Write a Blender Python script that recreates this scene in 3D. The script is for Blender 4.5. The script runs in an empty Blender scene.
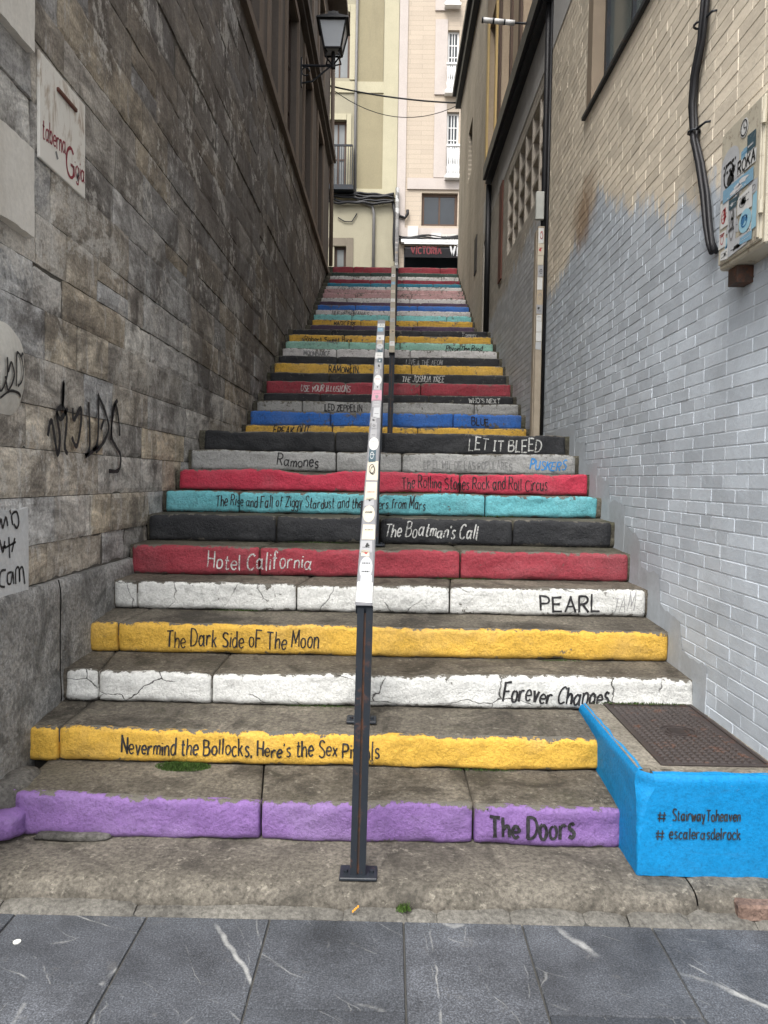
import bpy, math, random
from mathutils import Vector, Matrix, noise
random.seed(7)
R = math.radians
scene = bpy.context.scene
COL = scene.collection

# ------------------------------------------------------------------ survey
# camera model used to turn measurements of the place into metres
EYE = 1.5
FPX = 750.0
def nrm(v): return v.normalized()
_Y = nrm(Vector((7, -32, FPX)))
_u = Vector((math.sin(R(.95)), -math.cos(R(.95)), 0))
_Z = nrm(_u - _u.dot(_Y)*_Y)
_X = _Y.cross(_Z)
def U(px, py, X=None, Y=None, Z=None):
    c = Vector((px-384, py-512, FPX))
    d = Vector((_X.dot(c), _Y.dot(c), _Z.dot(c)))
    o = Vector((0, 0, EYE))
    if X is not None: t = (X-o.x)/d.x
    elif Y is not None: t = (Y-o.y)/d.y
    else: t = (Z-o.z)/d.z
    return o + d*t

# ------------------------------------------------------------------ helpers
def new_mesh(name, verts, faces, mats, parent=None, fm=None, smooth=False, uv=None, col=None):
    me = bpy.data.meshes.new(name)
    off = Vector((0, 0, 0))
    p = parent
    while p is not None:
        off = off + p.location; p = p.parent
    me.from_pydata([tuple(Vector(v)-off) for v in verts], [], faces)
    if not isinstance(mats, (list, tuple)): mats = [mats]
    for m in mats: me.materials.append(m)
    if fm: me.polygons.foreach_set('material_index', fm)
    if smooth: me.polygons.foreach_set('use_smooth', [True]*len(me.polygons))
    if uv:
        l = me.uv_layers.new(name='UVMap')
        for lp in me.loops: l.data[lp.index].uv = uv[lp.vertex_index]
    if col:
        a = me.color_attributes.new('blk', 'FLOAT_COLOR', 'POINT')
        for i, c in enumerate(col): a.data[i].color = (c[0], c[1], c[2], 1)
    me.update()
    o = bpy.data.objects.new(name, me)
    COL.objects.link(o)
    if parent: o.parent = parent
    return o
def tag(o, label=None, cat=None, group=None, kind=None):
    if label: o['label'] = label
    if cat: o['category'] = cat
    if group: o['group'] = group
    if kind: o['kind'] = kind
    return o
def empty(name, loc, label, cat, group=None):
    o = bpy.data.objects.new(name, None); COL.objects.link(o)
    o.location = loc; o.empty_display_size = .1
    return tag(o, label, cat, group)

class MB:
    """collects simple shapes into one mesh"""
    def __init__(s): s.v = []; s.f = []; s.m = []
    def quad(s, a, b, c, d, m=0):
        n = len(s.v); s.v += [Vector(a), Vector(b), Vector(c), Vector(d)]; s.f.append((n, n+1, n+2, n+3)); s.m.append(m)
    def hexa(s, p, m=0):
        n = len(s.v); s.v += [Vector(q) for q in p]
        for f in ((0,3,2,1),(4,5,6,7),(0,1,5,4),(1,2,6,5),(2,3,7,6),(3,0,4,7)):
            s.f.append(tuple(n+i for i in f)); s.m.append(m)
    def box(s, x0, x1, y0, y1, z0, z1, m=0):
        s.hexa([(x0,y0,z0),(x1,y0,z0),(x1,y1,z0),(x0,y1,z0),(x0,y0,z1),(x1,y0,z1),(x1,y1,z1),(x0,y1,z1)], m)
    def bbox(s, x0, x1, y0, y1, z0, z1, b=.004, m=0):
        """box with chamfered edges"""
        n = len(s.v)
        idx = {}
        xs, ys, zs = (x0, x1), (y0, y1), (z0, z1)
        for i in range(2):
            for j in range(2):
                for k in range(2):
                    sx, sy, sz = (1, -1)[i]*b, (1, -1)[j]*b, (1, -1)[k]*b
                    for a in range(3):
                        p = [xs[i]+sx, ys[j]+sy, zs[k]+sz]
                        p[a] = (xs[i], ys[j], zs[k])[a]
                        idx[(i,j,k,a)] = len(s.v); s.v.append(Vector(p))
        def add(*q):
            s.f.append(tuple(q)); s.m.append(m)
        for a in range(3):
            o1, o2 = (a+1) % 3, (a+2) % 3
            for e in range(2):
                q = []
                for (p1, p2) in ((0,0),(1,0),(1,1),(0,1)):
                    t = [0,0,0]; t[a] = e; t[o1] = p1; t[o2] = p2
                    q.append(idx[(t[0],t[1],t[2],a)])
                if e == 0: q.reverse()
                add(*q)
            for p1 in range(2):
                for p2 in range(2):
                    t0 = [0,0,0]; t0[o1] = p1; t0[o2] = p2; t1 = list(t0); t1[a] = 1
                    q = [idx[(*t0, o1)], idx[(*t1, o1)], idx[(*t1, o2)], idx[(*t0, o2)]]
                    if (p1 ^ p2): q.reverse()
                    add(*q)
        for i in range(2):
            for j in range(2):
                for k in range(2):
                    q = [idx[(i,j,k,0)], idx[(i,j,k,1)], idx[(i,j,k,2)]]
                    if (i+j+k) % 2: q.reverse()
                    add(*q)
    def tube(s, pts, r, n=8, m=0, cap=True):
        pts = [Vector(p) for p in pts]
        rs = r if isinstance(r, (list, tuple)) else [r]*len(pts)
        base = len(s.v); ref = None
        for i, p in enumerate(pts):
            t = (pts[min(i+1, len(pts)-1)]-pts[max(i-1, 0)]).normalized()
            if ref is None:
                ref = Vector((0,0,1)) if abs(t.z) < .9 else Vector((1,0,0))
            a = (ref - ref.dot(t)*t).normalized(); ref = a; b = t.cross(a)
            for k in range(n):
                an = 2*math.pi*k/n
                s.v.append(p + (a*math.cos(an)+b*math.sin(an))*rs[i])
        for i in range(len(pts)-1):
            for k in range(n):
                k2 = (k+1) % n
                s.f.append((base+i*n+k, base+i*n+k2, base+(i+1)*n+k2, base+(i+1)*n+k)); s.m.append(m)
        if cap:
            s.f.append(tuple(base+k for k in reversed(range(n)))); s.m.append(m)
            e = base+(len(pts)-1)*n
            s.f.append(tuple(e+k for k in range(n))); s.m.append(m)
    def build(s, name, mats, parent=None, smooth=False, **k):
        return new_mesh(name, s.v, s.f, mats, parent, s.m if isinstance(mats, (list, tuple)) else None, smooth, **k)

# ------------------------------------------------------------------ materials
class NT:
    def __init__(s, name):
        s.mat = bpy.data.materials.new(name); s.mat.use_nodes = True
        s.t = s.mat.node_tree; s.b = s.t.nodes['Principled BSDF']
        s.b.inputs['Specular IOR Level'].default_value = .3
        s.pos = s.t.nodes.new('ShaderNodeNewGeometry').outputs['Position']
    def n(s, ty, **k):
        nd = s.t.nodes.new(ty)
        for a, v in k.items(): setattr(nd, a, v)
        return nd
    def lk(s, a, b): s.t.links.new(a, b)
    def val(s, sock, v):
        if hasattr(v, 'is_linked') or isinstance(v, bpy.types.NodeSocket): s.lk(v, sock)
        else: sock.default_value = v
    def scale(s, vec, sc):
        m = s.n('ShaderNodeVectorMath', operation='MULTIPLY'); s.lk(vec, m.inputs[0]); m.inputs[1].default_value = sc; return m.outputs[0]
    def noise(s, sc, det=4, rough=.55, vec=None, dist=0):
        n = s.n('ShaderNodeTexNoise'); n.inputs['Scale'].default_value = sc; n.inputs['Detail'].default_value = det
        n.inputs['Roughness'].default_value = rough; n.inputs['Distortion'].default_value = dist
        s.lk(vec or s.pos, n.inputs['Vector']); return n.outputs['Fac']
    def voro(s, sc, feat='F1', vec=None, dim='3D'):
        n = s.n('ShaderNodeTexVoronoi', feature=feat, voronoi_dimensions=dim); n.inputs['Scale'].default_value = sc
        s.lk(vec or s.pos, n.inputs['Vector']); return n.outputs['Distance']
    def ramp(s, fac, stops):
        r = s.n('ShaderNodeValToRGB'); e = r.color_ramp.elements
        while len(e) < len(stops): e.new(.5)
        for el, (p, c) in zip(e, stops):
            el.position = p; el.color = (c, c, c, 1) if not isinstance(c, (tuple, list)) else (c[0], c[1], c[2], 1)
        s.lk(fac, r.inputs['Fac']); return r.outputs['Color']
    def mix(s, fac, a, b, mode='MIX'):
        m = s.n('ShaderNodeMix', data_type='RGBA', blend_type=mode)
        for sock, v in ((m.inputs[0], fac), (m.inputs[6], a), (m.inputs[7], b)):
            if isinstance(v, bpy.types.NodeSocket): s.lk(v, sock)
            elif isinstance(v, (tuple, list)): sock.default_value = (v[0], v[1], v[2], 1)
            else: sock.default_value = v if sock.type == 'VALUE' else (v, v, v, 1)
        return m.outputs[2]
    def math(s, op, a, b=0.0, c=0.0):
        m = s.n('ShaderNodeMath', operation=op)
        for sock, v in zip(m.inputs, (a, b, c)):
            if isinstance(v, bpy.types.NodeSocket): s.lk(v, sock)
            else: sock.default_value = v
        return m.outputs[0]
    def sep(s, vec=None):
        n = s.n('ShaderNodeSeparateXYZ'); s.lk(vec or s.pos, n.inputs[0]); return n.outputs
    def attr(s, name):
        n = s.n('ShaderNodeAttribute', attribute_name=name); return n.outputs['Color']
    def uvo(s): return s.n('ShaderNodeUVMap', uv_map='UVMap').outputs[0]
    def bump(s, h, strength=.5, dist=.01, prev=None):
        b = s.n('ShaderNodeBump'); b.inputs['Strength'].default_value = strength; b.inputs['Distance'].default_value = dist
        s.lk(h, b.inputs['Height'])
        if prev: s.lk(prev, b.inputs['Normal'])
        return b.outputs[0]
    def out(s, col, rough=.8, nor=None, metal=0):
        s.val(s.b.inputs['Base Color'], col if isinstance(col, bpy.types.NodeSocket) else (col[0], col[1], col[2], 1))
        s.val(s.b.inputs['Roughness'], rough); s.b.inputs['Metallic'].default_value = metal
        if nor: s.lk(nor, s.b.inputs['Normal'])
        return s.mat

def m_plain(name, c, rough=.6, var=.25, sc=6, bump=.15, bs=60, metal=0):
    t = NT(name)
    v = t.noise(sc, 6, .6)
    col = t.mix(v, tuple(x*(1-var) for x in c), tuple(min(1, x*(1+var)) for x in c))
    return t.out(col, rough, t.bump(t.noise(bs, 3), bump, .004), metal)

def m_stone(name, cs, sc=2.5, speck=.35, lichen=.3, bump=.6, moss=.0, pale=.0):
    t = NT(name)
    c = t.ramp(t.noise(sc, 8, .62, dist=.4), [(.28, cs[0]), (.5, cs[1]), (.72, cs[2])])
    g = t.ramp(t.noise(55, 5, .7), [(.3, 1-speck*1.3), (.52, 1), (.74, 1+speck*1.2)])
    c = t.mix(1, c, g, 'MULTIPLY')
    st = t.ramp(t.noise(sc*1.7, 8, .72, dist=.8), [(.47, 0), (.62, 1)])
    c = t.mix(t.math('MULTIPLY', st, lichen), c, tuple(x*.38 for x in cs[0]))
    pb = t.ramp(t.noise(26, 7, .75), [(.58, 0), (.66, 1)])
    c = t.mix(t.math('MULTIPLY', pb, .5*pale), c, (.36, .33, .27))
    if moss:
        ms = t.ramp(t.noise(4.2, 7, .7), [(.55, 0), (.7, 1)])
        c = t.mix(t.math('MULTIPLY', ms, moss), c, (.045, .05, .018))
    h = t.math('ADD', t.noise(9, 8, .65), t.math('MULTIPLY', t.noise(70, 4, .6), .5))
    return t.out(c, .82, t.bump(h, bump, .02))

def m_paint(name, c, chip=.3, dirt=.5, var=.18, under=(.13, .12, .10), cracks=0.0, bump=.62, fadek=.5):
    """brushed paint on rough stone; UV v runs from the foot to the nosing"""
    t = NT(name)
    v = t.noise(5, 6, .65)
    col = t.mix(v, tuple(x*(1-var) for x in c), tuple(min(1, x*(1+var)) for x in c))
    # faded rubbed patches
    fade = t.ramp(t.noise(2.2, 5, .6), [(.5, 0), (.75, 1)])
    g = sum(c)/3
    col = t.mix(t.math('MULTIPLY', fade, fadek), col, tuple(.6*x + .4*(g*.7+.12) for x in c))
    # long shoe scuffs and rubbed streaks
    sc_ = t.noise(3.0, 7, .75, t.scale(t.pos, (1.2, 1, 7)), 1.2)
    col = t.mix(t.math('MULTIPLY', t.ramp(sc_, [(.56, 0), (.66, 1)]), .5*min(1, dirt*1.5)), col, tuple(.35*x+.05 for x in c))
    # scuffs and dirt grains
    d1 = t.ramp(t.noise(26, 8, .75, dist=.5), [(.5, 0), (.68, 1)])
    d2 = t.ramp(t.noise(3.1, 4, .6), [(.35, .25), (.65, 1)])
    col = t.mix(t.math('MULTIPLY', t.math('MULTIPLY', d1, d2), dirt), col, tuple(.25*x+.02 for x in c))
    # chips, more of them at both edges
    uv = t.sep(t.uvo())[1]
    edge = t.math('ABSOLUTE', t.math('SUBTRACT', uv, .5))
    edge = t.math('POWER', t.math('MULTIPLY', edge, 2.0), 6.0)
    ch = t.math('ADD', t.math('ADD', t.math('MULTIPLY', t.noise(18, 8, .75), .7), t.math('MULTIPLY', t.noise(3.5, 4, .6), .3)), t.math('MULTIPLY', edge, .17))
    chm = t.ramp(ch, [(.640-.10*chip, 0), (.660-.10*chip, 1)])
    col = t.mix(chm, col, under)
    g2 = t.ramp(t.noise(75, 4, .75), [(.30, .70), (.5, 1.0), (.75, 1.12)])
    col = t.mix(1, col, g2, 'MULTIPLY')
    # splash grime creeping up from the foot
    fo = t.math('ADD', uv, t.math('MULTIPLY', t.noise(8, 7, .7), .55))
    col = t.mix(t.math('MULTIPLY', t.ramp(fo, [(.30, 1), (.50, 0)]), .62*min(1, dirt*1.6)), col, tuple(.3*x+.025 for x in c))
    h = t.math('ADD', t.noise(11, 9, .72), t.math('MULTIPLY', t.noise(60, 4, .65), .45))
    h = t.math('SUBTRACT', h, t.math('MULTIPLY', chm, .15))
    if cracks:
        sp_ = t.sep(); cb = t.n('ShaderNodeCombineXYZ'); t.lk(sp_[0], cb.inputs[0]); t.lk(t.math('MULTIPLY', sp_[2], 1.2), cb.inputs[1])
        nz = t.n('ShaderNodeTexNoise'); nz.inputs['Scale'].default_value = 7; nz.inputs['Detail'].default_value = 6; t.lk(t.pos, nz.inputs['Vector'])
        vd = t.n('ShaderNodeVectorMath', operation='ADD'); t.lk(cb.outputs[0], vd.inputs[0]); t.lk(t.scale(nz.outputs['Color'], (.16, .16, 0)), vd.inputs[1])
        cr = t.ramp(t.voro(3.4, 'DISTANCE_TO_EDGE', vd.outputs[0], '2D'), [(0, 1), (.006, .8), (.014, 0)])
        cr = t.math('MULTIPLY', cr, t.ramp(t.noise(2.6, 3), [(.47, 0), (.53, 1)]))
        col = t.mix(t.math('MULTIPLY', cr, cracks), col, (.03, .028, .025))
        h = t.math('SUBTRACT', h, t.math('MULTIPLY', cr, .5))
    return t.out(col, .66, t.bump(h, bump, .026))

def m_ashlar(name):
    t = NT(name)
    p = t.sep()
    a = t.attr('blk'); ac = t.sep(a)
    st = t.scale(t.pos, (1, 1.1, 2.6))
    # bedding veins in each block, shifted by the block's own number
    sh = t.n('ShaderNodeVectorMath', operation='ADD'); t.lk(st, sh.inputs[0]); t.lk(t.scale(a, (40, 40, 40)), sh.inputs[1])
    vein = t.noise(2.6, 9, .72, sh.outputs[0], 1.1)
    c = t.ramp(ac[0], [(0, (.29, .285, .275)), (.2, (.44, .375, .285)), (.42, (.47, .465, .455)), (.6, (.50, .43, .325)), (.78, (.34, .335, .325)), (.92, (.46, .46, .455)), (1, (.66, .635, .58))])
    c = t.mix(1, c, t.ramp(vein, [(.28, .32), (.5, 1.05), (.69, 1.85)]), 'MULTIPLY')
    # white scuffs and runs
    run = t.noise(3.0, 8, .7, t.scale(t.pos, (1, 5, .8)))
    c = t.mix(t.math('MULTIPLY', t.ramp(run, [(.54, 0), (.64, 1)]), .45), c, (.66, .655, .64))
    run2 = t.noise(2.2, 8, .72, t.scale(t.pos, (1, 4.2, .55)), .5)
    c = t.mix(t.math('MULTIPLY', t.ramp(run2, [(.30, 1), (.43, 0)]), .6), c, (.07, .063, .057))
    # soot crusts
    so = t.noise(1.1, 8, .7, None, 1.0)
    c = t.mix(t.math('MULTIPLY', t.ramp(so, [(.47, 0), (.60, 1)]), .72), c, (.075, .064, .056))
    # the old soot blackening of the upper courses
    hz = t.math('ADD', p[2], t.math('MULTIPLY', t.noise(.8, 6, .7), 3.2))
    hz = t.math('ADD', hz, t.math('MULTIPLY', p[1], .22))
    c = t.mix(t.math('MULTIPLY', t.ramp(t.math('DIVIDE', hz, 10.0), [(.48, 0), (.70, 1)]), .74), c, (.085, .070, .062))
    # worn pale patches where the crust has come off
    wp = t.math('ADD', t.math('MULTIPLY', t.noise(1.6, 9, .74, None, .6), .7), t.math('MULTIPLY', t.noise(13, 7, .7), .3))
    c = t.mix(t.math('MULTIPLY', t.ramp(wp, [(.535, 0), (.575, 1)]), .6), c, (.60, .575, .53))
    # rusty streak
    ru = t.ramp(t.noise(.9, 6, .65, t.scale(t.pos, (1, 2.2, 1))), [(.64, 0), (.75, 1)])
    c = t.mix(t.math('MULTIPLY', ru, .4), c, (.17, .095, .07))
    c = t.mix(1, c, t.ramp(t.noise(60, 5, .7), [(.3, .6), (.5, 1), (.72, 1.35)]), 'MULTIPLY')
    h = t.math('ADD', t.noise(6, 9, .70, sh.outputs[0], .4), t.math('MULTIPLY', t.noise(50, 5, .65), .5))
    return t.out(c, .8, t.bump(h, .55, .018))

def m_brick_paint(name, lo, hi, zb_stops, y0, y1, mortar_lo, mortar_hi):
    """brick wall: lower coat lo, upper coat hi; the border between them is zb(Y)"""
    t = NT(name)
    p = t.sep(); a = t.sep(t.attr('blk'))
    yn = t.math('DIVIDE', t.math('SUBTRACT', p[1], y0), (y1-y0))
    zb = t.math('MULTIPLY', t.ramp(yn, zb_stops), 5.0)
    br = t.noise(1.0, 6, .7, t.scale(t.pos, (0, 5, .8)), .5)
    b2_ = t.noise(9, 6, .75)
    zz = t.math('ADD', p[2], t.math('ADD', t.math('MULTIPLY', t.math('SUBTRACT', br, .5), .75), t.math('MULTIPLY', t.math('SUBTRACT', b2_, .5), .35)))
    up = t.math('SUBTRACT', zz, zb)
    upm = t.ramp(t.math('ADD', t.math('MULTIPLY', up, 6.0), .5), [(.12, 0), (.85, 1)])
    col_b = t.mix(upm, lo, hi)
    v = t.ramp(a[0], [(0, .86), (1, 1.1)])
    col_b = t.mix(1, col_b, v, 'MULTIPLY')
    col_m = t.mix(upm, mortar_lo, mortar_hi)
    col = t.mix(a[1], col_b, col_m)
    # pale scuffs, grime and a rubbed brown patch
    col = t.mix(1, col, t.ramp(t.noise(3.5, 7, .65), [(.3, .86), (.7, 1.1)]), 'MULTIPLY')
    gm = t.ramp(t.noise(1.3, 7, .7, t.scale(t.pos, (1, 1.0, .45))), [(.5, 0), (.75, 1)])
    col = t.mix(t.math('MULTIPLY', gm, .22), col, (.25, .235, .20))
    sp = t.ramp(t.noise(22, 6, .75), [(.64, 0), (.70, 1)])
    col = t.mix(t.math('MULTIPLY', sp, .35), col, (.62, .62, .62))
    bd = t.n('ShaderNodeVectorMath', operation='DISTANCE'); t.lk(t.scale(t.pos, (0, .75, 1)), bd.inputs[0]); bd.inputs[1].default_value = (0, .75*6.35, 3.72)
    bm = t.ramp(t.math('ADD', bd.outputs['Value'], t.math('MULTIPLY', t.noise(5, 6, .7), .55)), [(.40, 1), (.62, 0)])
    col = t.mix(t.math('MULTIPLY', bm, .75), col, (.24, .14, .07))
    h = t.math('ADD', t.noise(38, 6, .65), t.math('MULTIPLY', t.noise(7, 4), .6))
    return t.out(col, .6, t.bump(h, .35, .008))

def m_brick_tex(name, c1, c2, mortar, bw=.25, bh=.066, axis='y', rough=.75, grime=.3, bump=.5):
    t = NT(name)
    p = t.sep()
    cb = t.n('ShaderNodeCombineXYZ'); t.lk(p[1] if axis == 'y' else p[0], cb.inputs[0]); t.lk(p[2], cb.inputs[1])
    b = t.n('ShaderNodeTexBrick'); t.lk(cb.outputs[0], b.inputs['Vector'])
    b.inputs['Scale'].default_value = 1; b.inputs['Brick Width'].default_value = bw; b.inputs['Row Height'].default_value = bh
    b.inputs['Mortar Size'].default_value = .005
    b.inputs['Color1'].default_value = (*c1, 1); b.inputs['Color2'].default_value = (*c2, 1); b.inputs['Mortar'].default_value = (*mortar, 1)
    gm = t.ramp(t.noise(1.2, 7, .7, t.scale(t.pos, (1, 1, .4))), [(.42, 0), (.7, 1)])
    col = t.mix(t.math('MULTIPLY', gm, grime), b.outputs['Color'], tuple(.3*x for x in c1))
    col = t.mix(1, col, t.ramp(t.noise(30, 5, .7), [(.3, .85), (.7, 1.12)]), 'MULTIPLY')
    h = t.math('ADD', t.math('MULTIPLY', t.math('SUBTRACT', 1, b.outputs['Fac']), 1.0), t.math('MULTIPLY', t.noise(40, 4), .4))
    return t.out(col, rough, t.bump(h, bump, .008))

def m_plaster(name, c, stain=.35, scol=None, run=True):
    t = NT(name)
    col = t.mix(t.noise(1.5, 6, .65), tuple(x*.84 for x in c), tuple(min(1, x*1.1) for x in c))
    s = t.ramp(t.noise(.9, 8, .72, t.scale(t.pos, (1, 1, .3)) if run else None, .6), [(.48, 0), (.72, 1)])
    col = t.mix(t.math('MULTIPLY', s, stain), col, scol or tuple(x*.35 for x in c))
    col = t.mix(1, col, t.ramp(t.noise(35, 5, .7), [(.3, .9), (.7, 1.08)]), 'MULTIPLY')
    h = t.math('ADD', t.noise(8, 7, .65), t.math('MULTIPLY', t.noise(60, 3), .3))
    return t.out(col, .8, t.bump(h, .35, .01))

def m_slate(name):
    t = NT(name)
    a = t.sep(t.attr('blk'))
    base = t.ramp(a[0], [(0, (.048, .053, .061)), (1, (.080, .085, .095))])
    c = t.mix(1, base, t.ramp(t.noise(170, 3, .7), [(.3, .4), (.5, .95), (.72, 2.1)]), 'MULTIPLY')
    c = t.mix(1, c, t.ramp(t.noise(4, 6, .65), [(.3, .55), (.7, 1.35)]), 'MULTIPLY')
    # quartz veins: each tile has its own direction
    sh = t.n('ShaderNodeVectorMath', operation='ADD'); t.lk(t.pos, sh.inputs[0]); t.lk(t.scale(t.attr('blk'), (7, 9, 0)), sh.inputs[1])
    rot = t.n('ShaderNodeVectorRotate', rotation_type='Z_AXIS'); t.lk(sh.outputs[0], rot.inputs['Vector'])
    t.lk(t.math('ADD', t.math('MULTIPLY', a[1], 1.2), .35), rot.inputs['Angle'])
    for sc, w, k in ((1.3, .010, .75), (2.6, .008, .55), (5.2, .008, .35)):
        vv = t.n('ShaderNodeVectorMath', operation='ADD'); t.lk(t.scale(rot.outputs[0], (.3, 1, 0)), vv.inputs[0])
        nz = t.n('ShaderNodeTexNoise'); nz.inputs['Scale'].default_value = 5; nz.inputs['Detail'].default_value = 5; t.lk(t.pos, nz.inputs['Vector'])
        t.lk(t.scale(nz.outputs['Color'], (.06, .06, 0)), vv.inputs[1])
        cr = t.ramp(t.voro(sc, 'DISTANCE_TO_EDGE', vv.outputs[0], '2D'), [(0, 1), (w*.6, .8), (w*1.2, 0)])
        cr = t.math('MULTIPLY', cr, t.ramp(t.noise(28, 5, .75), [(.3, .15), (.6, 1)]))
        gate = t.ramp(t.noise(1.7*sc, 3, .6), [(.48, 0), (.58, 1)])
        c = t.mix(t.math('MULTIPLY', t.math('MULTIPLY', cr, gate), k), c, (.42, .42, .40))
    c = t.mix(t.math('MULTIPLY', t.ramp(t.noise(9, 8, .75), [(.6, 0), (.72, 1)]), .35), c, (.2, .19, .175))
    h = t.math('ADD', t.noise(170, 3, .7), t.math('MULTIPLY', t.noise(12, 5), .8))
    return t.out(c, .58, t.bump(h, .35, .005))

def m_metal_paint(name, c, rust=.3, rough=.45):
    t = NT(name)
    col = t.mix(t.noise(9, 6, .65), tuple(x*.75 for x in c), tuple(x*1.35 for x in c))
    r = t.ramp(t.noise(14, 8, .75), [(.60-.12*rust, 0), (.66-.1*rust, 1)])
    col = t.mix(t.math('MULTIPLY', r, rust*1.6 if rust < .6 else 1), col, (.11, .05, .03))
    h = t.math('ADD', t.noise(30, 6, .7), t.math('MULTIPLY', r, .3))
    return t.out(col, rough, t.bump(h, .3, .004))

def m_sticker(name, c1, c2, c3, sc=45, fold=.4):
    """weathered printed paper: blotches of ink on a ground"""
    t = NT(name)
    n = t.n('ShaderNodeTexVoronoi', feature='F1', distance='CHEBYCHEV'); n.inputs['Scale'].default_value = sc*.5
    nz = t.n('ShaderNodeTexNoise'); nz.inputs['Scale'].default_value = 25; t.lk(t.pos, nz.inputs['Vector'])
    va = t.n('ShaderNodeVectorMath', operation='ADD'); t.lk(t.pos, va.inputs[0]); t.lk(t.scale(nz.outputs['Color'], (.03, .03, .03)), va.inputs[1]); t.lk(va.outputs[0], n.inputs['Vector'])
    v = t.sep(n.outputs['Color'])
    col = t.mix(t.ramp(v[0], [(.55, 0), (.56, 1)]), c1, c2)
    col = t.mix(t.ramp(v[1], [(.72, 0), (.73, 1)]), col, c3)
    w = t.ramp(t.noise(40, 7, .75), [(.56, 0), (.64, 1)])
    col = t.mix(t.math('MULTIPLY', w, fold), col, (.55, .54, .52))
    return t.out(col, .5, t.bump(t.noise(60, 4), .2, .003))

def m_glass(name, c=(.02, .025, .03), rough=.08):
    t = NT(name)
    t.b.inputs['Specular IOR Level'].default_value = .6
    col = t.mix(t.noise(2.5, 3), tuple(x*.7 for x in c), tuple(x*1.4 for x in c))
    return t.out(col, rough, t.bump(t.noise(2.5, 2), .05, .01))

def m_ink(name, c, wear=.35):
    t = NT(name)
    col = t.mix(t.ramp(t.noise(60, 6, .75), [(.4, 0), (.75, 1)]), c, tuple(.55*x+.45*.12 for x in c))
    t.out(col, .6, t.bump(t.noise(70, 4), .4, .004))
    if wear:
        ms = t.n('ShaderNodeMixShader'); tr = t.n('ShaderNodeBsdfTransparent'); o_ = t.t.nodes['Material Output']
        f_ = t.ramp(t.math('ADD', t.math('MULTIPLY', t.noise(110, 5, .75), .6), t.math('MULTIPLY', t.noise(14, 5, .7), .4)), [(.50+.3*(.5-wear), 0), (.60+.3*(.5-wear), .85)])
        t.lk(f_, ms.inputs[0]); t.lk(t.b.outputs[0], ms.inputs[1]); t.lk(tr.outputs[0], ms.inputs[2]); t.lk(ms.outputs[0], o_.inputs['Surface'])
    return t.mat

TREAD = m_stone('tread_stone', [(.070, .060, .047), (.115, .101, .080), (.175, .154, .122)], 1.8, .5, .8, .75, .22, .8)
TREAD_UP = m_stone('tread_stone_mossy', [(.05, .046, .034), (.085, .078, .058), (.13, .117, .09)], 1.9, .5, .7, .75, .55, .5)
SLAB = m_stone('slab_stone', [(.085, .076, .062), (.135, .121, .099), (.205, .187, .155)], 1.6, .5, .75, .5, .06, 1.0)
SIDE = m_stone('rubble_stone', [(.06, .057, .052), (.11, .104, .095), (.18, .17, .155)], 3.2, .4, .5, .9, .12, .5)
CORE = m_plain('joint_dirt', (.025, .022, .018), .95, .4, 20, .5)
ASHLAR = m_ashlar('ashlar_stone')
PLINTH = m_stone('plinth_stone', [(.20, .196, .184), (.30, .294, .28), (.43, .42, .395)], 2.4, .45, .75, 1.0, .03, .8)
SLATE = m_slate('slate_paving')
BLACKINK = m_ink('black_ink', (.012, .011, .013), .18)
SPRAY = m_ink('black_spray_paint', (.013, .013, .014), 0)
WHITEINK = m_ink('white_chalk_paint', (.60, .60, .58), .55)
BLUEINK = m_ink('blue_ink', (.03, .25, .62))
GREYINK = m_ink('grey_ink', (.22, .22, .22))
FADEINK = m_ink('faded_ink', (.36, .36, .36), .55)
REDINK = m_ink('red_ink', (.28, .02, .04))
DARKMETAL = m_metal_paint('dark_metal', (.018, .022, .028), .28, .42)
RUSTMETAL = m_metal_paint('rusty_metal', (.06, .04, .032), .9, .7)
RAILTOP = m_metal_paint('worn_rail_top', (.20, .20, .21), .1, .5)
RAILTAN = m_metal_paint('worn_tan_rail', (.30, .27, .21), .15, .55)
BLACKPIPE = m_metal_paint('black_pipe', (.014, .014, .016), .08, .5)

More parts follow.
